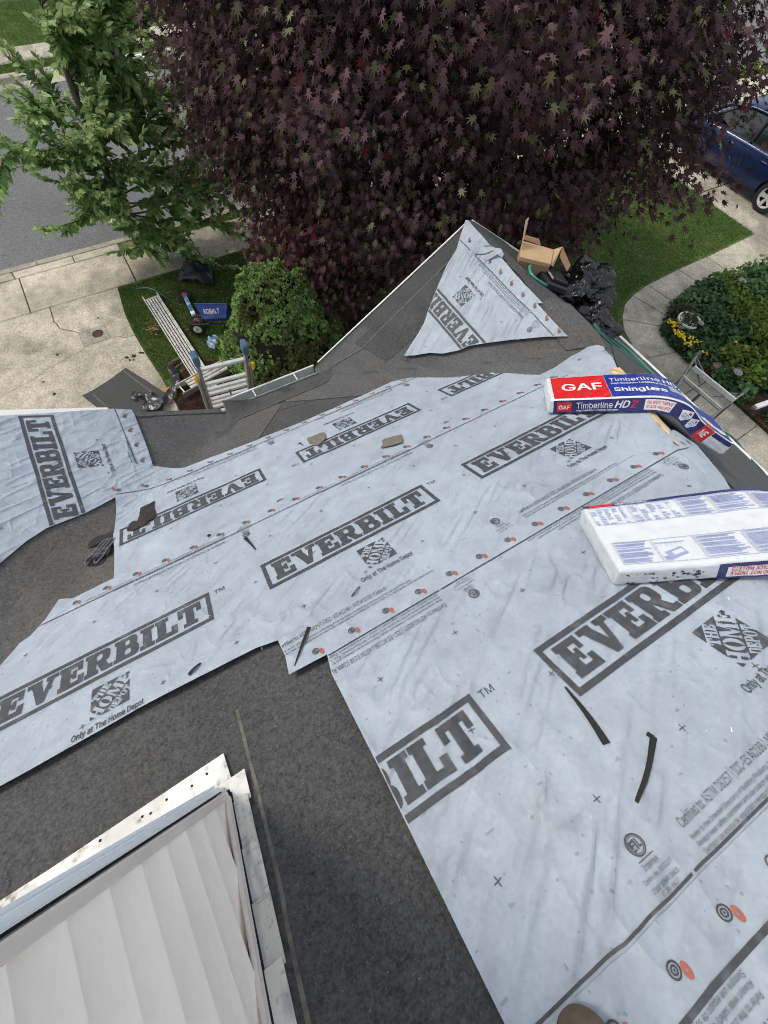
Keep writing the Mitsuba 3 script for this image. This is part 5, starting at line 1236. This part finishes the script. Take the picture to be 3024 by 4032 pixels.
for c, u in clumps:
    n = 88; rr = .36
    p = mr.normal(0, 1, (n, 3)) * [rr, rr, rr * .45]; p = p - np.outer((p @ u), u) * .35
    P = c + p
    out = (P - CTR) / RAD; out /= np.linalg.norm(out, axis=1, keepdims=True)
    tip = out * [1, 1, .25] + mr.normal(0, .55, (n, 3)) + [0, 0, -.55]
    nrm = out * .55 + mr.normal(0, .45, (n, 3)) + [0, 0, .75]
    PP.append(P); RR.append(axes(tip, nrm)); SS.append(mr.uniform(.070, .145, n))
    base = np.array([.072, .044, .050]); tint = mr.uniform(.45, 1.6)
    red = meshkit.noise((c * .9 + 3)[None])[0]
    col = base * tint * mr.uniform(.7, 1.35, (n, 1)) * np.array([1 + .9 * max(0, red - .55), 1, 1])
    pick = mr.random(n); col[pick < .055] = np.array([.17, .185, .10]) * mr.uniform(.4, 1.3, ((pick < .055).sum(), 1)); col[(pick >= .055) & (pick < .14)] = np.array([.070, .070, .036]) * 1.0
    col[pick > .991] = np.array([.15, .024, .032]) * mr.uniform(.5, 1.2, ((pick > .991).sum(), 1)); CC.append(col)
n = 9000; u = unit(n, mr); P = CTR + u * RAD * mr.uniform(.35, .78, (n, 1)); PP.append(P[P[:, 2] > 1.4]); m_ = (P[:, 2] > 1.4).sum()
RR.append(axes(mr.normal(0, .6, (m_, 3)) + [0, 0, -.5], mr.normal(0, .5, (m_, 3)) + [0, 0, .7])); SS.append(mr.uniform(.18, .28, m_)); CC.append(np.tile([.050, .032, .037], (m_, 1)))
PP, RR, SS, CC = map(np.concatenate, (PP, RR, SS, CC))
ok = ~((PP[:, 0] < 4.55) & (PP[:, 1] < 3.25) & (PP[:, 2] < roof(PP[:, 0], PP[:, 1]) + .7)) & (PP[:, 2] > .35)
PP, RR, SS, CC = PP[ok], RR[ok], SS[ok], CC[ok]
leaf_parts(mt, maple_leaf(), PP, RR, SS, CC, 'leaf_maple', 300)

# -- green street tree: long shoots with leaves in two ranks
gr = np.random.default_rng(33)
gt_ = thing('street_tree', 'light green street tree with long leafy shoots standing between pavement and kerb', 'tree')
g0 = np.array([.20, 10.09, 0.0])
part(gt_, 'trunk', tube([g0, g0 + [-.02, .0, .7], g0 + [.06, -.05, 1.5], g0 + [.12, -.10, 2.4], g0 + [.22, -.15, 3.4]], [.095, .08, .07, .05, .03], 10), 'bark', True)
LP, LT, LN, LS, LC = [], [], [], [], []
shoots = []
def grow(p, d, L, r0, depth):
    d = d / np.linalg.norm(d); n = 9; pts = [p]; dd = d.copy()
    for i in range(n): dd = dd + gr.normal(0, .05, 3) + [0, 0, .035 if depth else -.03]; dd /= np.linalg.norm(dd); pts.append(pts[-1] + dd * L / n)
    pts = np.array(pts); part(gt_, 'branch', tube(pts, np.linspace(r0, .003, n + 1), 5), 'bark', True)
    return pts
def dress(pts, start, gap, sz):
    q = spline(pts, 80); t = np.gradient(q, axis=0); t /= np.linalg.norm(t, axis=1, keepdims=True)
    seg = np.linalg.norm(np.diff(q, axis=0), axis=1).sum(); k = int(seg * (1 - start) / gap)
    for j in range(k):
        i = int(79 * (start + (1 - start) * j / max(k, 1))); sgn = 1 if j % 2 else -1
        sdv = np.cross(t[i], [0, 0, 1.0]); sdv /= np.linalg.norm(sdv) + 1e-6
        f = j / max(k, 1); tip = t[i] * (.55 + .5 * f) + sdv * sgn * (.85 - .5 * f) + gr.normal(0, .22, 3) + [0, 0, -.18]
        nrm = np.array([0, 0, 1.0]) + gr.normal(0, .38, 3) + sdv * sgn * -.2
        LP.append(q[i]); LT.append(tip); LN.append(nrm); LS.append(sz * gr.uniform(.7, 1.2) * (1 - .35 * f))
        yl = max(0, f - .45) * 1.7 + (gr.random() < .12) * .5; b = gr.uniform(.6, 1.45)
        LC.append((np.array([.155, .265, .088]) * (1 - yl * .7) + np.array([.46, .56, .26]) * yl * .7) * b)
ends = [(-1.25, 9.2, 2.2), (-1.15, 9.3, 1.25), (-.25, 9.6, .95), (.35, 8.9, .55), (1.3, 8.5, .45), (1.9, 8.6, .7), (2.3, 8.9, 1.2), (2.1, 9.3, 1.9), (1.7, 9.4, 2.5), (.5, 9.2, 3.2),
        (1.1, 9.3, 3.1), (.1, 8.7, 2.2), (.8, 8.5, 1.8), (-.35, 8.9, 1.7), (1.4, 8.4, 1.3), (.3, 8.5, 1.35), (.9, 10.4, 3.9), (.4, 9.7, 4.2), (1.6, 10.0, 3.2), (2.2, 9.8, 2.5), (.9, 8.4, .9),
        (1.7, 11.0, 2.6), (-.3, 11.2, 2.4), (.8, 11.4, 3.2), (1.2, 8.9, 2.4), (.2, 9.1, 2.75), (1.9, 9.0, 1.7), (-.75, 9.7, 1.9), (2.5, 9.4, .9), (2.4, 9.9, 1.6)]
for _ in range(30):
    a_, z_ = gr.uniform(0, 6.28), gr.uniform(1.2, 4.0); rr_ = (1.25 if z_ < 2.6 else 1.0) * gr.uniform(.55, 1.0); ends.append((.65 + rr_ * 1.25 * math.cos(a_), 9.45 + rr_ * math.sin(a_), z_))
ends = [e_ for e_ in ends if not (e_[0] < .35 and e_[2] > 2.5)]
for e_ in ends:
    e_ = np.array(e_); h = np.clip(e_[2] - .55, .55, 3.3); p0 = np.array([g0[0] + .06 * h, g0[1] - .04 * h, h])
    limb = grow(p0, e_ - p0 + [0, 0, .1], np.linalg.norm(e_ - p0), .020, 0); dress(limb, .2, .026, .175)
    for k_ in range(10):
        i = gr.integers(3, 9); d = (limb[min(i + 1, 9)] - limb[i]); d = d / np.linalg.norm(d) + gr.normal(0, .55, 3) + [0, 0, .12]
        tw = grow(limb[i], d, gr.uniform(.35, .8), .006, 1); dress(tw, .06, .026, .165)
LP, LT, LN, LS, LC = map(np.array, (LP, LT, LN, LS, LC))
leaf_parts(gt_, oval_leaf(.29), LP, axes(LT, LN), LS, LC, 'leaf_green', 300)

# -- round evergreen by the eave
def conifer(name, label, ctr, rad, n, sd, cols, holes=(), twigs=6, top=1.0):
    r = np.random.default_rng(sd); k = thing(name, label, 'evergreen shrub')
    u = unit(n * 2, r); u = u[u[:, 2] > -.35][:n]; lump = 1 + .10 * (meshkit.noise(u * 2.2 + sd) - .5) * 2 + .13 * (meshkit.noise(u * 6.5 + sd) - .5) * 2
    shape = np.where(u[:, 2:] > 0, 1 - (.22 * top) * u[:, 2:] * (1 - u[:, 2:]) * 2, 1)
    P = ctr + u * rad * lump[:, None] * shape * r.uniform(.90, 1.0, (len(u), 1))
    keep = np.ones(len(u), bool)
    for hc, hr in holes: keep &= np.linalg.norm(P - np.array(hc), axis=1) > hr
    P, u = P[keep], u[keep]
    # each tuft: a rosette of little blades
    bl = []; F = []; o = 0
    for i in range(8):
        a = 2.4 * i; t = .25 + .75 * (i / 8); d = np.array([math.cos(a) * t, math.sin(a) * t, 1.15 - t * .75]); sdv = np.cross(d, [0, 0, 1.0]); sdv /= np.linalg.norm(sdv) + 1e-6
        bl += [sdv * .16, -sdv * .16, d * .62 + sdv * .22, d * .62 - sdv * .22, d * 1.05]; F += [[o, o + 2, o + 1], [o + 1, o + 2, o + 3], [o + 2, o + 4, o + 3]]; o += 5
    base = (np.array(bl), np.array(F))
    nrm = u + r.normal(0, .22, u.shape) + [0, 0, .45]; R = axes(r.normal(0, 1, u.shape), nrm)
    c = cols[r.integers(0, len(cols), len(u))] * r.uniform(.8, 1.6, (len(u), 1)) * (.8 + .55 * meshkit.noise(P * 5)[:, None])
    br = meshkit.noise(P * 2.1 + 7) > .70; c[br] = c[br] * .4 + np.array([.10, .06, .035]) * .6
    M, cc = scatter(base, P, R, r.uniform(.028, .050, len(u)), c); part(k, 'foliage', M, 'leaf_conifer', color=cc, kind='stuff')
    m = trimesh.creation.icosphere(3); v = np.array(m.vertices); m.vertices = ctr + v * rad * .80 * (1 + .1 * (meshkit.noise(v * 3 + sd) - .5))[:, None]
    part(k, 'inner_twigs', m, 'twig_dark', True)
    for i in range(twigs):
        a = r.uniform(0, 6.28); q = ctr + np.array([math.cos(a) * rad[0] * .7, math.sin(a) * rad[1] * .7, -rad[2] * .5]); part(k, 'twig', tube([ctr * [1, 1, 0] + [0, 0, .05], (ctr * [1, 1, 0] + q) / 2 + [0, 0, .15], q + r.normal(0, .1, 3)], [.02, .014, .005], 6), 'bark', True)
    return k
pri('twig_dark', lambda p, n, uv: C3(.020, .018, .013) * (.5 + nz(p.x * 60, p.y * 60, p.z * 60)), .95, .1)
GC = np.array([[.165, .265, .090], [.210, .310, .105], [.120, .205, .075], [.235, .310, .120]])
ev = conifer('evergreen_shrub', 'rounded bright evergreen shrub right of the ladder', np.array([1.40, 4.95, 1.08]), np.array([.93, .88, 1.16]), 9500, 3, GC, top=1.7, holes=(((1.0, 4.1, 1.1), .13), ((1.75, 4.2, 1.35), .14)))
lf = leafmat('leaf_dry', None)
bl = rng.normal(0, 1, (26, 3)) * [.06, .05, .07] + [1.16, 3.98, 1.0]
v_, f_ = oval_leaf(.5); M, cc = scatter((v_, f_), bl, axes(rng.normal(0, 1, (26, 3)), rng.normal(0, 1, (26, 3))), rng.uniform(.04, .07, 26), np.tile([.42, .21, .07], (26, 1)) * rng.uniform(.6, 1.3, (26, 1)))
part(ev, 'dry_sprig', M, 'leaf_dry', color=cc, label='dead orange-brown sprig on the evergreen')
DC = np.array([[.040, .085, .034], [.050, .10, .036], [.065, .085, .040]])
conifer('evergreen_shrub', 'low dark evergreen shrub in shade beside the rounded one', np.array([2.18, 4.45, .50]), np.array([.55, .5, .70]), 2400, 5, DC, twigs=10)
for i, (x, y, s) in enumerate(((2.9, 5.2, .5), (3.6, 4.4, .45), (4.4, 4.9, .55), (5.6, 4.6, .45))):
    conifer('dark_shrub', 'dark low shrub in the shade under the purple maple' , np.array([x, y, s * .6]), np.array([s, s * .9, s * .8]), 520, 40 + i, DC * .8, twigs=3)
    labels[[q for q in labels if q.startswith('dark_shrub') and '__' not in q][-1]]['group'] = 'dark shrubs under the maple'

# -- grass
def grass(poly, n, sd, h=.055, name='grass', lab='short mown grass of the lawn'):
    r = np.random.default_rng(sd); pg = Polygon(poly); x0, y0, x1, y1 = pg.bounds; q = np.stack([r.uniform(x0, x1, n * 3), r.uniform(y0, y1, n * 3)], 1); q = q[contains_xy(pg, q[:, 0], q[:, 1])][:n]; n = len(q)
    v = np.array([[-.5, 0, 0], [.5, 0, 0], [.25, .12, .55], [-.25, .12, .55], [0, .45, 1.0]]); f = np.array([[0, 1, 2], [0, 2, 3], [3, 2, 4]])
    a = r.uniform(0, 6.28, n); S = np.stack([np.full(n, .0075), r.uniform(.3, 1.2, n) * h, r.uniform(.55, 1.25, n) * h], 1)
    V = v[None] * S[:, None]; c, s = np.cos(a)[:, None], np.sin(a)[:, None]
    V = np.stack([V[..., 0] * c - V[..., 1] * s, V[..., 0] * s + V[..., 1] * c, V[..., 2]], -1) + np.c_[q, np.zeros(n)][:, None]
    F = f[None] + (np.arange(n) * 5)[:, None, None]
    pn = meshkit.fbm(np.c_[q * .9, q[:, :1] * 0], 3); col = np.array([.108, .178, .050]) * r.uniform(.55, 1.45, (n, 1)); yl = (pn > .56)[:, None]; col = np.where(yl, col * [1.5, 1.15, 1.3], col)
    k = thing(name, lab, 'grass', None, 'stuff'); put(k, tm(V.reshape(-1, 3), F.reshape(-1, 3)), 'grass_blade', color=np.repeat(col, 5, 0))
lawnL = [(-.56, 8.86), (-.63, 8.1), (-.62, 7.5), (-.58, 6.9), (-.50, 6.25), (-.30, 6.16), (0, 6.40), (.5, 6.25), (1.0, 6.65), (2.0, 6.65), (3.2, 6.3), (4.2, 7), (4.2, 8.86)]
grass(lawnL, 60000, 1)
grass([(.1, 9.98), (7, 9.98), (7, 10.2), (.1, 10.2)], 6000, 2, .06, lab='narrow strip of grass between pavement and kerb')
grass([(4.6, 3.2), (7.6, 2.9), (7.75, 3.3), (8.05, 3.64), (8.38, 3.88), (8.76, 4.02), (9.35, 4.1), (10.4, 4.15), (13.15, 4.22), (13.12, 8.85), (7.0, 8.85), (4.6, 6)], 110000, 3, .06, lab='mown lawn between the garden path and the neighbouring drive')
grass([(-3, 20.25), (3.5, 20.25), (3.5, 23.5), (-3, 23.5)], 26000, 4, .08, lab='far lawn across the street')
grass([(-3, 18.65), (6, 18.65), (6, 19.15), (-3, 19.15)], 9000, 5, .09, lab='grass strip along the far kerb')
grass([(14, 9.98), (26, 9.98), (26, 10.2), (14, 10.2)], 5000, 6, .08, lab='grass strip along the near kerb at the right')
grass([(18.3, 5.5), (25, 5.5), (25, 8.85), (18.3, 8.85)], 16000, 7, .07, lab='lawn beyond the blue car')

# -- garden bed
def bush(name, label, catg, c, r3, n, sd, leaf, sz, cols, group=None, drop=0.0, stems=True):
    r = np.random.default_rng(sd); k = thing(name, label, catg, group)
    u = unit(n, r); u[:, 2] = np.abs(u[:, 2]); P = np.array(c) + u * np.array(r3) * r.uniform(.45, 1.02, (n, 1)) * (1 + .25 * (meshkit.noise(u * 4 + sd) - .5)[:, None])
    tip = u * [1, 1, .2] + r.normal(0, .5, (n, 3)) + [0, 0, -drop]; nrm = r.normal(0, .35, (n, 3)) + [0, 0, .9] + u * .4
    col = cols[r.integers(0, len(cols), n)] * r.uniform(.6, 1.4, (n, 1)) * (.7 + .6 * meshkit.noise(P * 4)[:, None])
    M, cc = scatter(leaf, P, axes(tip, nrm), sz * r.uniform(.6, 1.25, n), col); part(k, 'foliage', M, 'leaf_small', color=cc, kind='stuff')
    if stems:
        part(k, 'stems', cat([tube([np.array([c[0], c[1], .02]) + [r.normal(0, .04), r.normal(0, .04), 0], P[i]], [.006, .003], 5) for i in range(0, n, max(1, n // 14))]), 'bark')
    return k
ovl, nar = oval_leaf(.45), oval_leaf(.16)
GB = np.array([[.08, .15, .06], [.095, .17, .068], [.07, .135, .068]]); GY = np.array([[.12, .18, .04], [.14, .20, .05]]); GD = np.array([[.058, .115, .058], [.066, .125, .060]])
beds = [(9.75, 3.12, .32, .34), (10.2, 3.22, .34, .36), (9.35, 3.08, .30, .30), (10.65, 3.15, .36, .40), (11.2, 3.0, .4, .5), (11.75, 2.95, .45, .55), (9.9, 2.72, .34, .35), (10.4, 2.7, .36, .40), (10.9, 2.55, .4, .5),
        (9.45, 2.62, .32, .35), (9.25, 2.05, .34, .35), (9.0, 1.75, .30, .34), (8.65, 2.02, .27, .28), (9.6, 2.1, .36, .4), (8.62, 1.40, .20, .26), (8.95, 1.15, .28, .32), (8.6, .98, .18, .22), (9.3, .9, .34, .4), (8.85, .25, .3, .38), (8.65, -.25, .24, .3), (9.2, -.1, .4, .5), (8.8, 1.98, .26, .26), (12.4, 2.9, .5, .6), (9.35, 1.45, .3, .34), (8.72, 2.52, .15, .22), (9.0, 2.46, .16, .24), (9.12, 2.66, .16, .26), (8.70, 2.86, .12, .16)]
for i, (x, y, r_, h) in enumerate(beds):
    lb, gp = ('small leafy plant hugging the white plant pot', 'plants round the white pot') if i >= len(beds) - 4 else ('big leafy plant at the far right end of the garden bed under the upper path', 'big plants at the far end of the bed') if x > 10.6 else \
        ('low green plant in the near part of the bed beside the work platform', 'low plants by the work platform') if y < 1.5 else ('leafy green plant along the curved upper edge of the garden bed', 'plants along the curved edge of the bed') if y > 3.0 else ('leafy green plant in the crowded middle of the garden bed', 'plants in the middle of the bed')
    bush('garden_plant', lb, 'garden plant', (x, y, .05), (r_, r_ * .95, h), 420, 200 + i, ovl, .085, (GB, GD, GB, GY)[i % 4], gp)
for i, (x, y, r_) in enumerate(((10.0, 2.2, .45), (10.5, 2.1, .5), (9.9, 1.6, .5), (10.5, 1.5, .5), (9.75, 1.15, .42), (10.3, 1.0, .5), (11.1, 2.0, .5))):
    bush('feathery_plant', 'soft feathery bright green plant in the middle of the garden bed', 'garden plant', (x, y, .05), (r_, r_, .42), 700, 300 + i, nar, .13, GY * .9, 'feathery plants in the garden bed', -.5)
bush('brown_shrub', 'thin brownish-green plant at the tip of the bed above the white pot', 'garden plant', (9.02, 3.0, .05), (.26, .2, .34), 300, 350, ovl, .06, np.array([[.075, .075, .05], [.06, .08, .045]]))
pri('petal_yellow', (.78, .58, .02), .6, .2); pri('petal_orange', (.78, .24, .06), .6, .2)
def flower(r, pos, s):
    P = []; 
    for a in np.linspace(0, 6.28, 7)[:-1]: P.append(place(bevbox(s, s * .42, .004, .001), rz(a + r.uniform(-.2, .2)), np.array(pos) + [math.cos(a) * s * .5, math.sin(a) * s * .5, r.uniform(-.005, .005)]))
    return cat(P)
FL = [('clump of yellow flowers at the tip of the bed nearest the path', [(8.57, 2.91), (8.59, 2.79), (8.68, 2.79), (8.63, 2.85), (8.55, 2.75)], (8.60, 2.78)),
      ('clump of yellow flowers left of the black path light', [(8.36 + .12, 2.67), (8.5, 2.62), (8.53, 2.54), (8.44, 2.6), (8.47, 2.55)], (8.56, 2.56)),
      ('pair of yellow flower heads lowest along the path edge', [(8.50, 2.47), (8.46, 2.42), (8.42, 2.33), (8.45, 2.25)], (8.55, 2.40)),
      ('line of yellow flowers in front of the leafy middle of the bed', [(8.60, 2.38), (8.62, 2.26), (8.70, 2.20), (8.5, 2.28)], (8.66, 2.26)),
      ('yellow-orange flowers beside the tip of the work platform', [(8.53, 2.02), (8.60, 1.98), (8.57, 1.94)], (8.60, 1.95))]
for i, (lb, pts, c) in enumerate(FL):
    k = bush('yellow_flowers', lb, 'flowers', (c[0], c[1], .04), (.17, .16, .17), 240, 400 + i, ovl, .05, GD)
    r = np.random.default_rng(500 + i)
    for x, y in pts: part(k, 'flower_head', cat([flower(r, (x + r.normal(0, .022), y + r.normal(0, .022), .24 + r.uniform(-.02, .03)), .022) for _ in range(6)]), 'petal_yellow')
k = thing('marigold', 'single small orange flower deep in the garden bed', 'flower'); part(k, 'flower_head', flower(rng, (9.05, 1.82, .42), .03), 'petal_orange'); part(k, 'stem', tube([(9.05, 1.82, .04), (9.05, 1.82, .415)], .004, 5), 'bark')
pri('pot_white', lambda p, n, uv: C3(.72, .72, .68) * (.8 + .25 * fb(p.x * 20, p.y * 20, p.z * 20)), .6, .3)
pt = thing('flower_pot', 'round white plant pot with wilted plants in the garden bed', 'plant pot')
part(pt, 'pot', place(lathe([(0, 0), (.15, 0), (.20, .27), (.225, .28), (.225, .31), (.20, .31), (.19, .26), (0, .25)], 28), None, (8.88, 2.71, 0)), 'pot_white', 30)
v_, c_ = scatter(ovl, np.array([8.88, 2.71, .31]) + rng.normal(0, 1, (150, 3)) * [.10, .10, .05], axes(rng.normal(0, 1, (150, 3)), rng.normal(0, .5, (150, 3)) + [0, 0, 1]), rng.uniform(.03, .07, 150), np.array([.085, .095, .045]) * rng.uniform(.5, 1.4, (150, 1)))
part(pt, 'plants', v_, 'leaf_small', color=c_, kind='stuff')
pri('lamp_disc', (.16, .16, .18), .35, .5)
for (x, y, h, lb) in ((10.76, 2.98, .36, 'round grey path light at the far side of the bed'), (8.60, 1.31, .34, 'round grey path light near the work platform'), (8.87, 2.50, .40, 'black path light on a dark post below the white pot')):
    k = thing('path_light', lb, 'garden light'); b_ = 'black' in lb
    part(k, 'cap', place(lathe([(0, .02), (.03, .018), (.085 if not b_ else .06, 0), (.085 if not b_ else .06, -.012), (0, -.012)], 22), None, (x, y, h)), 'lamp_disc', 30)
    part(k, 'post', tube([(x + (.06 if b_ else 0), y - (.02 if b_ else 0), 0), (x, y, h - .01)], .012 if not b_ else .045, 10), 'black_plastic', True)
br = thing('paving_brick', 'tan brick half sunk at the edge of the garden bed', 'brick'); put(br, place(bevbox(.20, .16, .10, .012), rz(-.35), (8.73, 1.67, .08)), 'brick')

# ---------------------------------------------------------------- blue car on the next drive
def paint(p, n, uv): return C3(.012, .035, .135)
scene['mat_car_paint'] = {'type': 'principled', 'base_color': rgb(.004, .017, .085), 'roughness': .28, 'metallic': .35, 'specular': .6, 'clearcoat': 1.0, 'clearcoat_gloss': .95}
pri('car_glass', (.012, .018, .018), .04, .9); pri('car_black', (.02, .02, .02), .6, .3); pri('alloy', (.66, .67, .69), .3, .6, metallic=.5); pri('chrome', (.7, .7, .7), .15, .7, metallic=.9)
car = thing('parked_car', 'dark blue saloon car parked on the neighbouring drive at the right edge', 'car')
# station: y, half width at sill / belt, heights sill, belt, roof half width, roof height (rear at small y)
SEC = [(3.86, .62, .72, .42, .78, 0, 0), (3.98, .74, .80, .30, .86, 0, 0), (4.3, .83, .84, .26, .92, 0, 0), (4.77, .86, .865, .24, .95, 0, 0), (5.2, .875, .875, .24, .965, 0, 0), (5.9, .88, .88, .24, .96, 0, 0), (6.7, .88, .875, .24, .94, 0, 0), (7.2, .87, .865, .24, .92, 0, 0), (7.6, .86, .85, .24, .88, 0, 0), (8.0, .82, .80, .28, .80, 0, 0), (8.30, .70, .70, .36, .68, 0, 0), (8.38, .60, .60, .42, .60, 0, 0)]
XC = 14.80
def body():
    V, F = [], []; n = 0
    for y, ws, wbv, zs, zb, _, _ in SEC:
        half = [(ws * .80, zs - .03), (ws * .97, zs + .02), (ws + .012, zs + .16), (max(ws, wbv) + .028, (zs + zb) / 2 + .04), (wbv + .012, zb - .10), (wbv - .035, zb - .015), (wbv - .12, zb + .012), (wbv * .5, zb + .035)]
        row = [(XC - x, y, z) for x, z in half] + [(XC + x, y, z) for x, z in half[::-1]]; V += row; n = len(row)
    m = len(SEC)
    for i in range(m - 1):
        for k in range(n): A, B_, C_, D = i * n + k, i * n + (k + 1) % n, (i + 1) * n + (k + 1) % n, (i + 1) * n + k; F += [[A, B_, C_], [A, C_, D]]
    for o, rev in ((0, 1), ((m - 1) * n, 0)):
        for k in range(1, n - 1): F.append([o, o + k + 1, o + k] if rev else [o, o + k, o + k + 1])
    M = tm(V, F); M.merge_vertices(); M.fix_normals(); return M
M = body(); M = M.subdivide_loop(2) if M.is_watertight else M
for yw in (4.77, 7.45):
    cut = trimesh.creation.cylinder(.365, .5, sections=36); cut = place(cut, np.array([[0, 0, 1.0], [0, 1, 0], [-1, 0, 0]]), (XC - .90, yw, .33)); cut2 = place(cut, None, (1.8, 0, 0))
    try: M = trimesh.boolean.difference([M, cut, cut2], engine='manifold')
    except Exception as ex_: pass
part(car, 'body', M, 'car_paint', 35)
def cabin(off=0.0):
    rows = [(4.75, .70, .95), (5.35, .58, 1.36), (5.75, .57, 1.425), (6.4, .57, 1.43), (6.75, .565, 1.39), (7.35, .68, .93)]
    base = [(4.62, .78), (5.1, .80), (5.7, .81), (6.4, .81), (7.0, .80), (7.45, .74)]
    V, F = [], []; n = 10
    for (y, wr, zr_), (yb, wb_) in zip(rows, base):
        zb = .93; row = [(XC - wb_, yb, zb), (XC - (wb_ * .72 + wr * .28), (yb * .7 + y * .3), zb * .7 + zr_ * .3), (XC - wr - .04, y, zr_ - .06), (XC - wr + .02, y, zr_), (XC - wr * .4, y, zr_ + .03)]
        row += [(2 * XC - a, b, c) for a, b, c in row[::-1]]; V += row
    for i in range(len(rows) - 1):
        for k in range(n - 1): A, B_, C_, D = i * n + k, i * n + k + 1, (i + 1) * n + k + 1, (i + 1) * n + k; F += [[A, B_, C_], [A, C_, D]]
    return np.array(V), F, n, len(rows)
V, F, n, m = cabin(); M = tm(V, F); M = M.subdivide_loop(2)
g = np.array(M.triangles_center); up = g[:, 2] > 1.355
part(car, 'roof', M.submesh([np.nonzero(up)[0]], append=True), 'car_paint', 40)
part(car, 'windows', M.submesh([np.nonzero(~up)[0]], append=True), 'car_glass', 40)
sp = spline([(XC - .80, 4.70, .965), (XC - .655, 5.35, 1.325), (XC - .635, 6.0, 1.395), (XC - .65, 6.65, 1.34), (XC - .81, 7.4, .955)], 40)
part(car, 'roof_rail', tube(sp, .024, 8), 'car_paint', True)
for y in (5.95, ): part(car, 'door_pillar', tube([(XC - .835, y, .95), (XC - .66, y + .02, 1.37)], .03, 8), 'car_black', True)
part(car, 'window_trim', tube([(XC - .862, 4.7, .965), (XC - .868, 5.6, .975), (XC - .862, 7.3, .95)], .010, 6), 'car_black', True)
for y in (5.35, 6.35): part(car, 'door_handle', place(bevbox(.03, .16, .03, .008), None, (XC - .905, y, .80)), 'car_paint')
for y0_, y1_ in ((5.12, 5.12), (6.02, 6.02), (6.95, 7.02)): part(car, 'door_seam', tube([(XC - .893, y0_, .32), (XC - .913, (y0_ + y1_) / 2, .62), (XC - .885, y1_, .90)], .004, 5), 'car_black')
for yw in (4.77, 7.45):
    for sx in (-1, 1):
        Rw = np.array([[0, 0, sx], [0, 1.0, 0], [-sx, 0, 0]]); pos = (XC + sx * .775, yw, .325)
        w_ = part(car, 'wheel', place(lathe([(.19, -.09), (.28, -.10), (.318, -.08), (.325, -.03), (.325, .05), (.31, .09), (.27, .105), (.215, .10), (.20, .07), (.19, -.09)], 36), Rw, pos), 'tyre', 40)
        sp_ = [lathe([(.178, .05), (.205, .092), (.222, .098), (.222, .08), (.205, .05)], 30), lathe([(0, .085), (.05, .085), (.055, .06), (0, .05)], 18)]
        for a in np.linspace(0, 2 * np.pi, 6)[:-1]: sp_.append(place(hull([(.03, -.026, .05), (.03, .026, .05), (.03, -.026, .082), (.03, .026, .082), (.20, -.052, .055), (.20, .052, .055), (.20, -.048, .088), (.20, .048, .088)]), rz(a + .3)))
        part(w_, 'rim', place(cat(sp_), Rw, pos), 'alloy', 30); part(w_, 'brake_disc', place(lathe([(0, .02), (.17, .02), (.17, .0)], 24), Rw, pos), 'car_black')

# ---------------------------------------------------------------- across the street
pri('flag_red', (.62, .16, .18), .8, .1); pri('flag_white', (.74, .70, .70), .8, .1); pri('flag_blue', (.06, .07, .17), .8, .1)
fg = thing('garden_flag', 'small red and white striped flag on a stick on the far lawn', 'flag')
part(fg, 'stick', tube([(.76, 20.0, 0), (.76, 19.98, .80)], .008, 6), 'wood_weathered')
def fcloth(x0, x1, z0_, z1_): return sheet_mesh([(x0, z0_), (x1, z0_), (x1, z1_), (x0, z1_)], .03, lambda a, b: 20.0 - .04 * np.sin(a * 30) - .12 * (a - .76), .004)
def flagm(m): v = np.array(m.vertices); m.vertices = np.stack([v[:, 0], v[:, 2], v[:, 1] - .55 * (v[:, 0] - .77)], 1); return m
for i in range(7): part(fg, 'stripe', flagm(fcloth(.77, 1.10, .50 + i * .036, .50 + (i + 1) * .036)), 'flag_red' if i % 2 == 0 else 'flag_white')
part(fg, 'canton', flagm(sheet_mesh([(.768, .64), (.90, .64), (.90, .756), (.768, .756)], .03, lambda a, b: 19.992 - .04 * np.sin(a * 30) - .12 * (a - .76), .004)), 'flag_blue')
tr = thing('utility_trailer', 'low white-framed trailer at the far kerb glimpsed through the green tree', 'trailer')
for a_, b_ in (((.58, 16.1, .42), (2.6, 16.0, .42)), ((.58, 17.15, .42), (2.6, 17.05, .42)), ((.58, 16.1, .42), (.58, 17.15, .42)), ((2.6, 16.0, .42), (2.6, 17.05, .42)), ((1.5, 16.05, .42), (1.5, 17.1, .42))): part(tr, 'frame_rail', bar(a_, b_, .07, .08, .006), 'white_metal')
part(tr, 'deck', bar((.60, 16.62, .36), (2.58, 16.52, .36), 1.0, .03), 'rubber_grey')
part(tr, 'drawbar', bar((2.6, 16.5, .36), (3.5, 16.46, .30), .07, .07), 'black_steel')
for y in (15.98, 17.2): part(tr, 'wheel', place(lathe([(.02, -.07), (.2, -.08), (.27, -.06), (.28, 0), (.27, .06), (.2, .08), (.02, .07)], 22), rx(math.pi / 2), (1.75, y, .18)), 'tyre', 40)
bn = thing('wheeled_bin', 'black wheeled bin on the far lawn behind the green tree', 'bin')
part(bn, 'body', hull([(2.42, 21.7, 0), (2.9, 21.7, 0), (2.9, 22.2, 0), (2.42, 22.2, 0), (2.36, 21.62, .95), (2.96, 21.62, .95), (2.96, 22.28, .95), (2.36, 22.28, .95)]), 'black_plastic'); part(bn, 'lid', place(bevbox(.66, .72, .07, .02), None, (2.66, 21.95, 1.0)), 'black_plastic')
for i, (x, y) in enumerate(((20.2, 10.75 - .55), (21.2, 10.0), (22.2, 10.1))):
    bush('verge_plant', 'bright yellow-green verge plant beside the near kerb at the far right', 'garden plant', (x, y - .05, .02), (.5, .14, .35), 260, 600 + i, ovl, .09, GY * 1.3, 'yellow-green plants along the right verge')
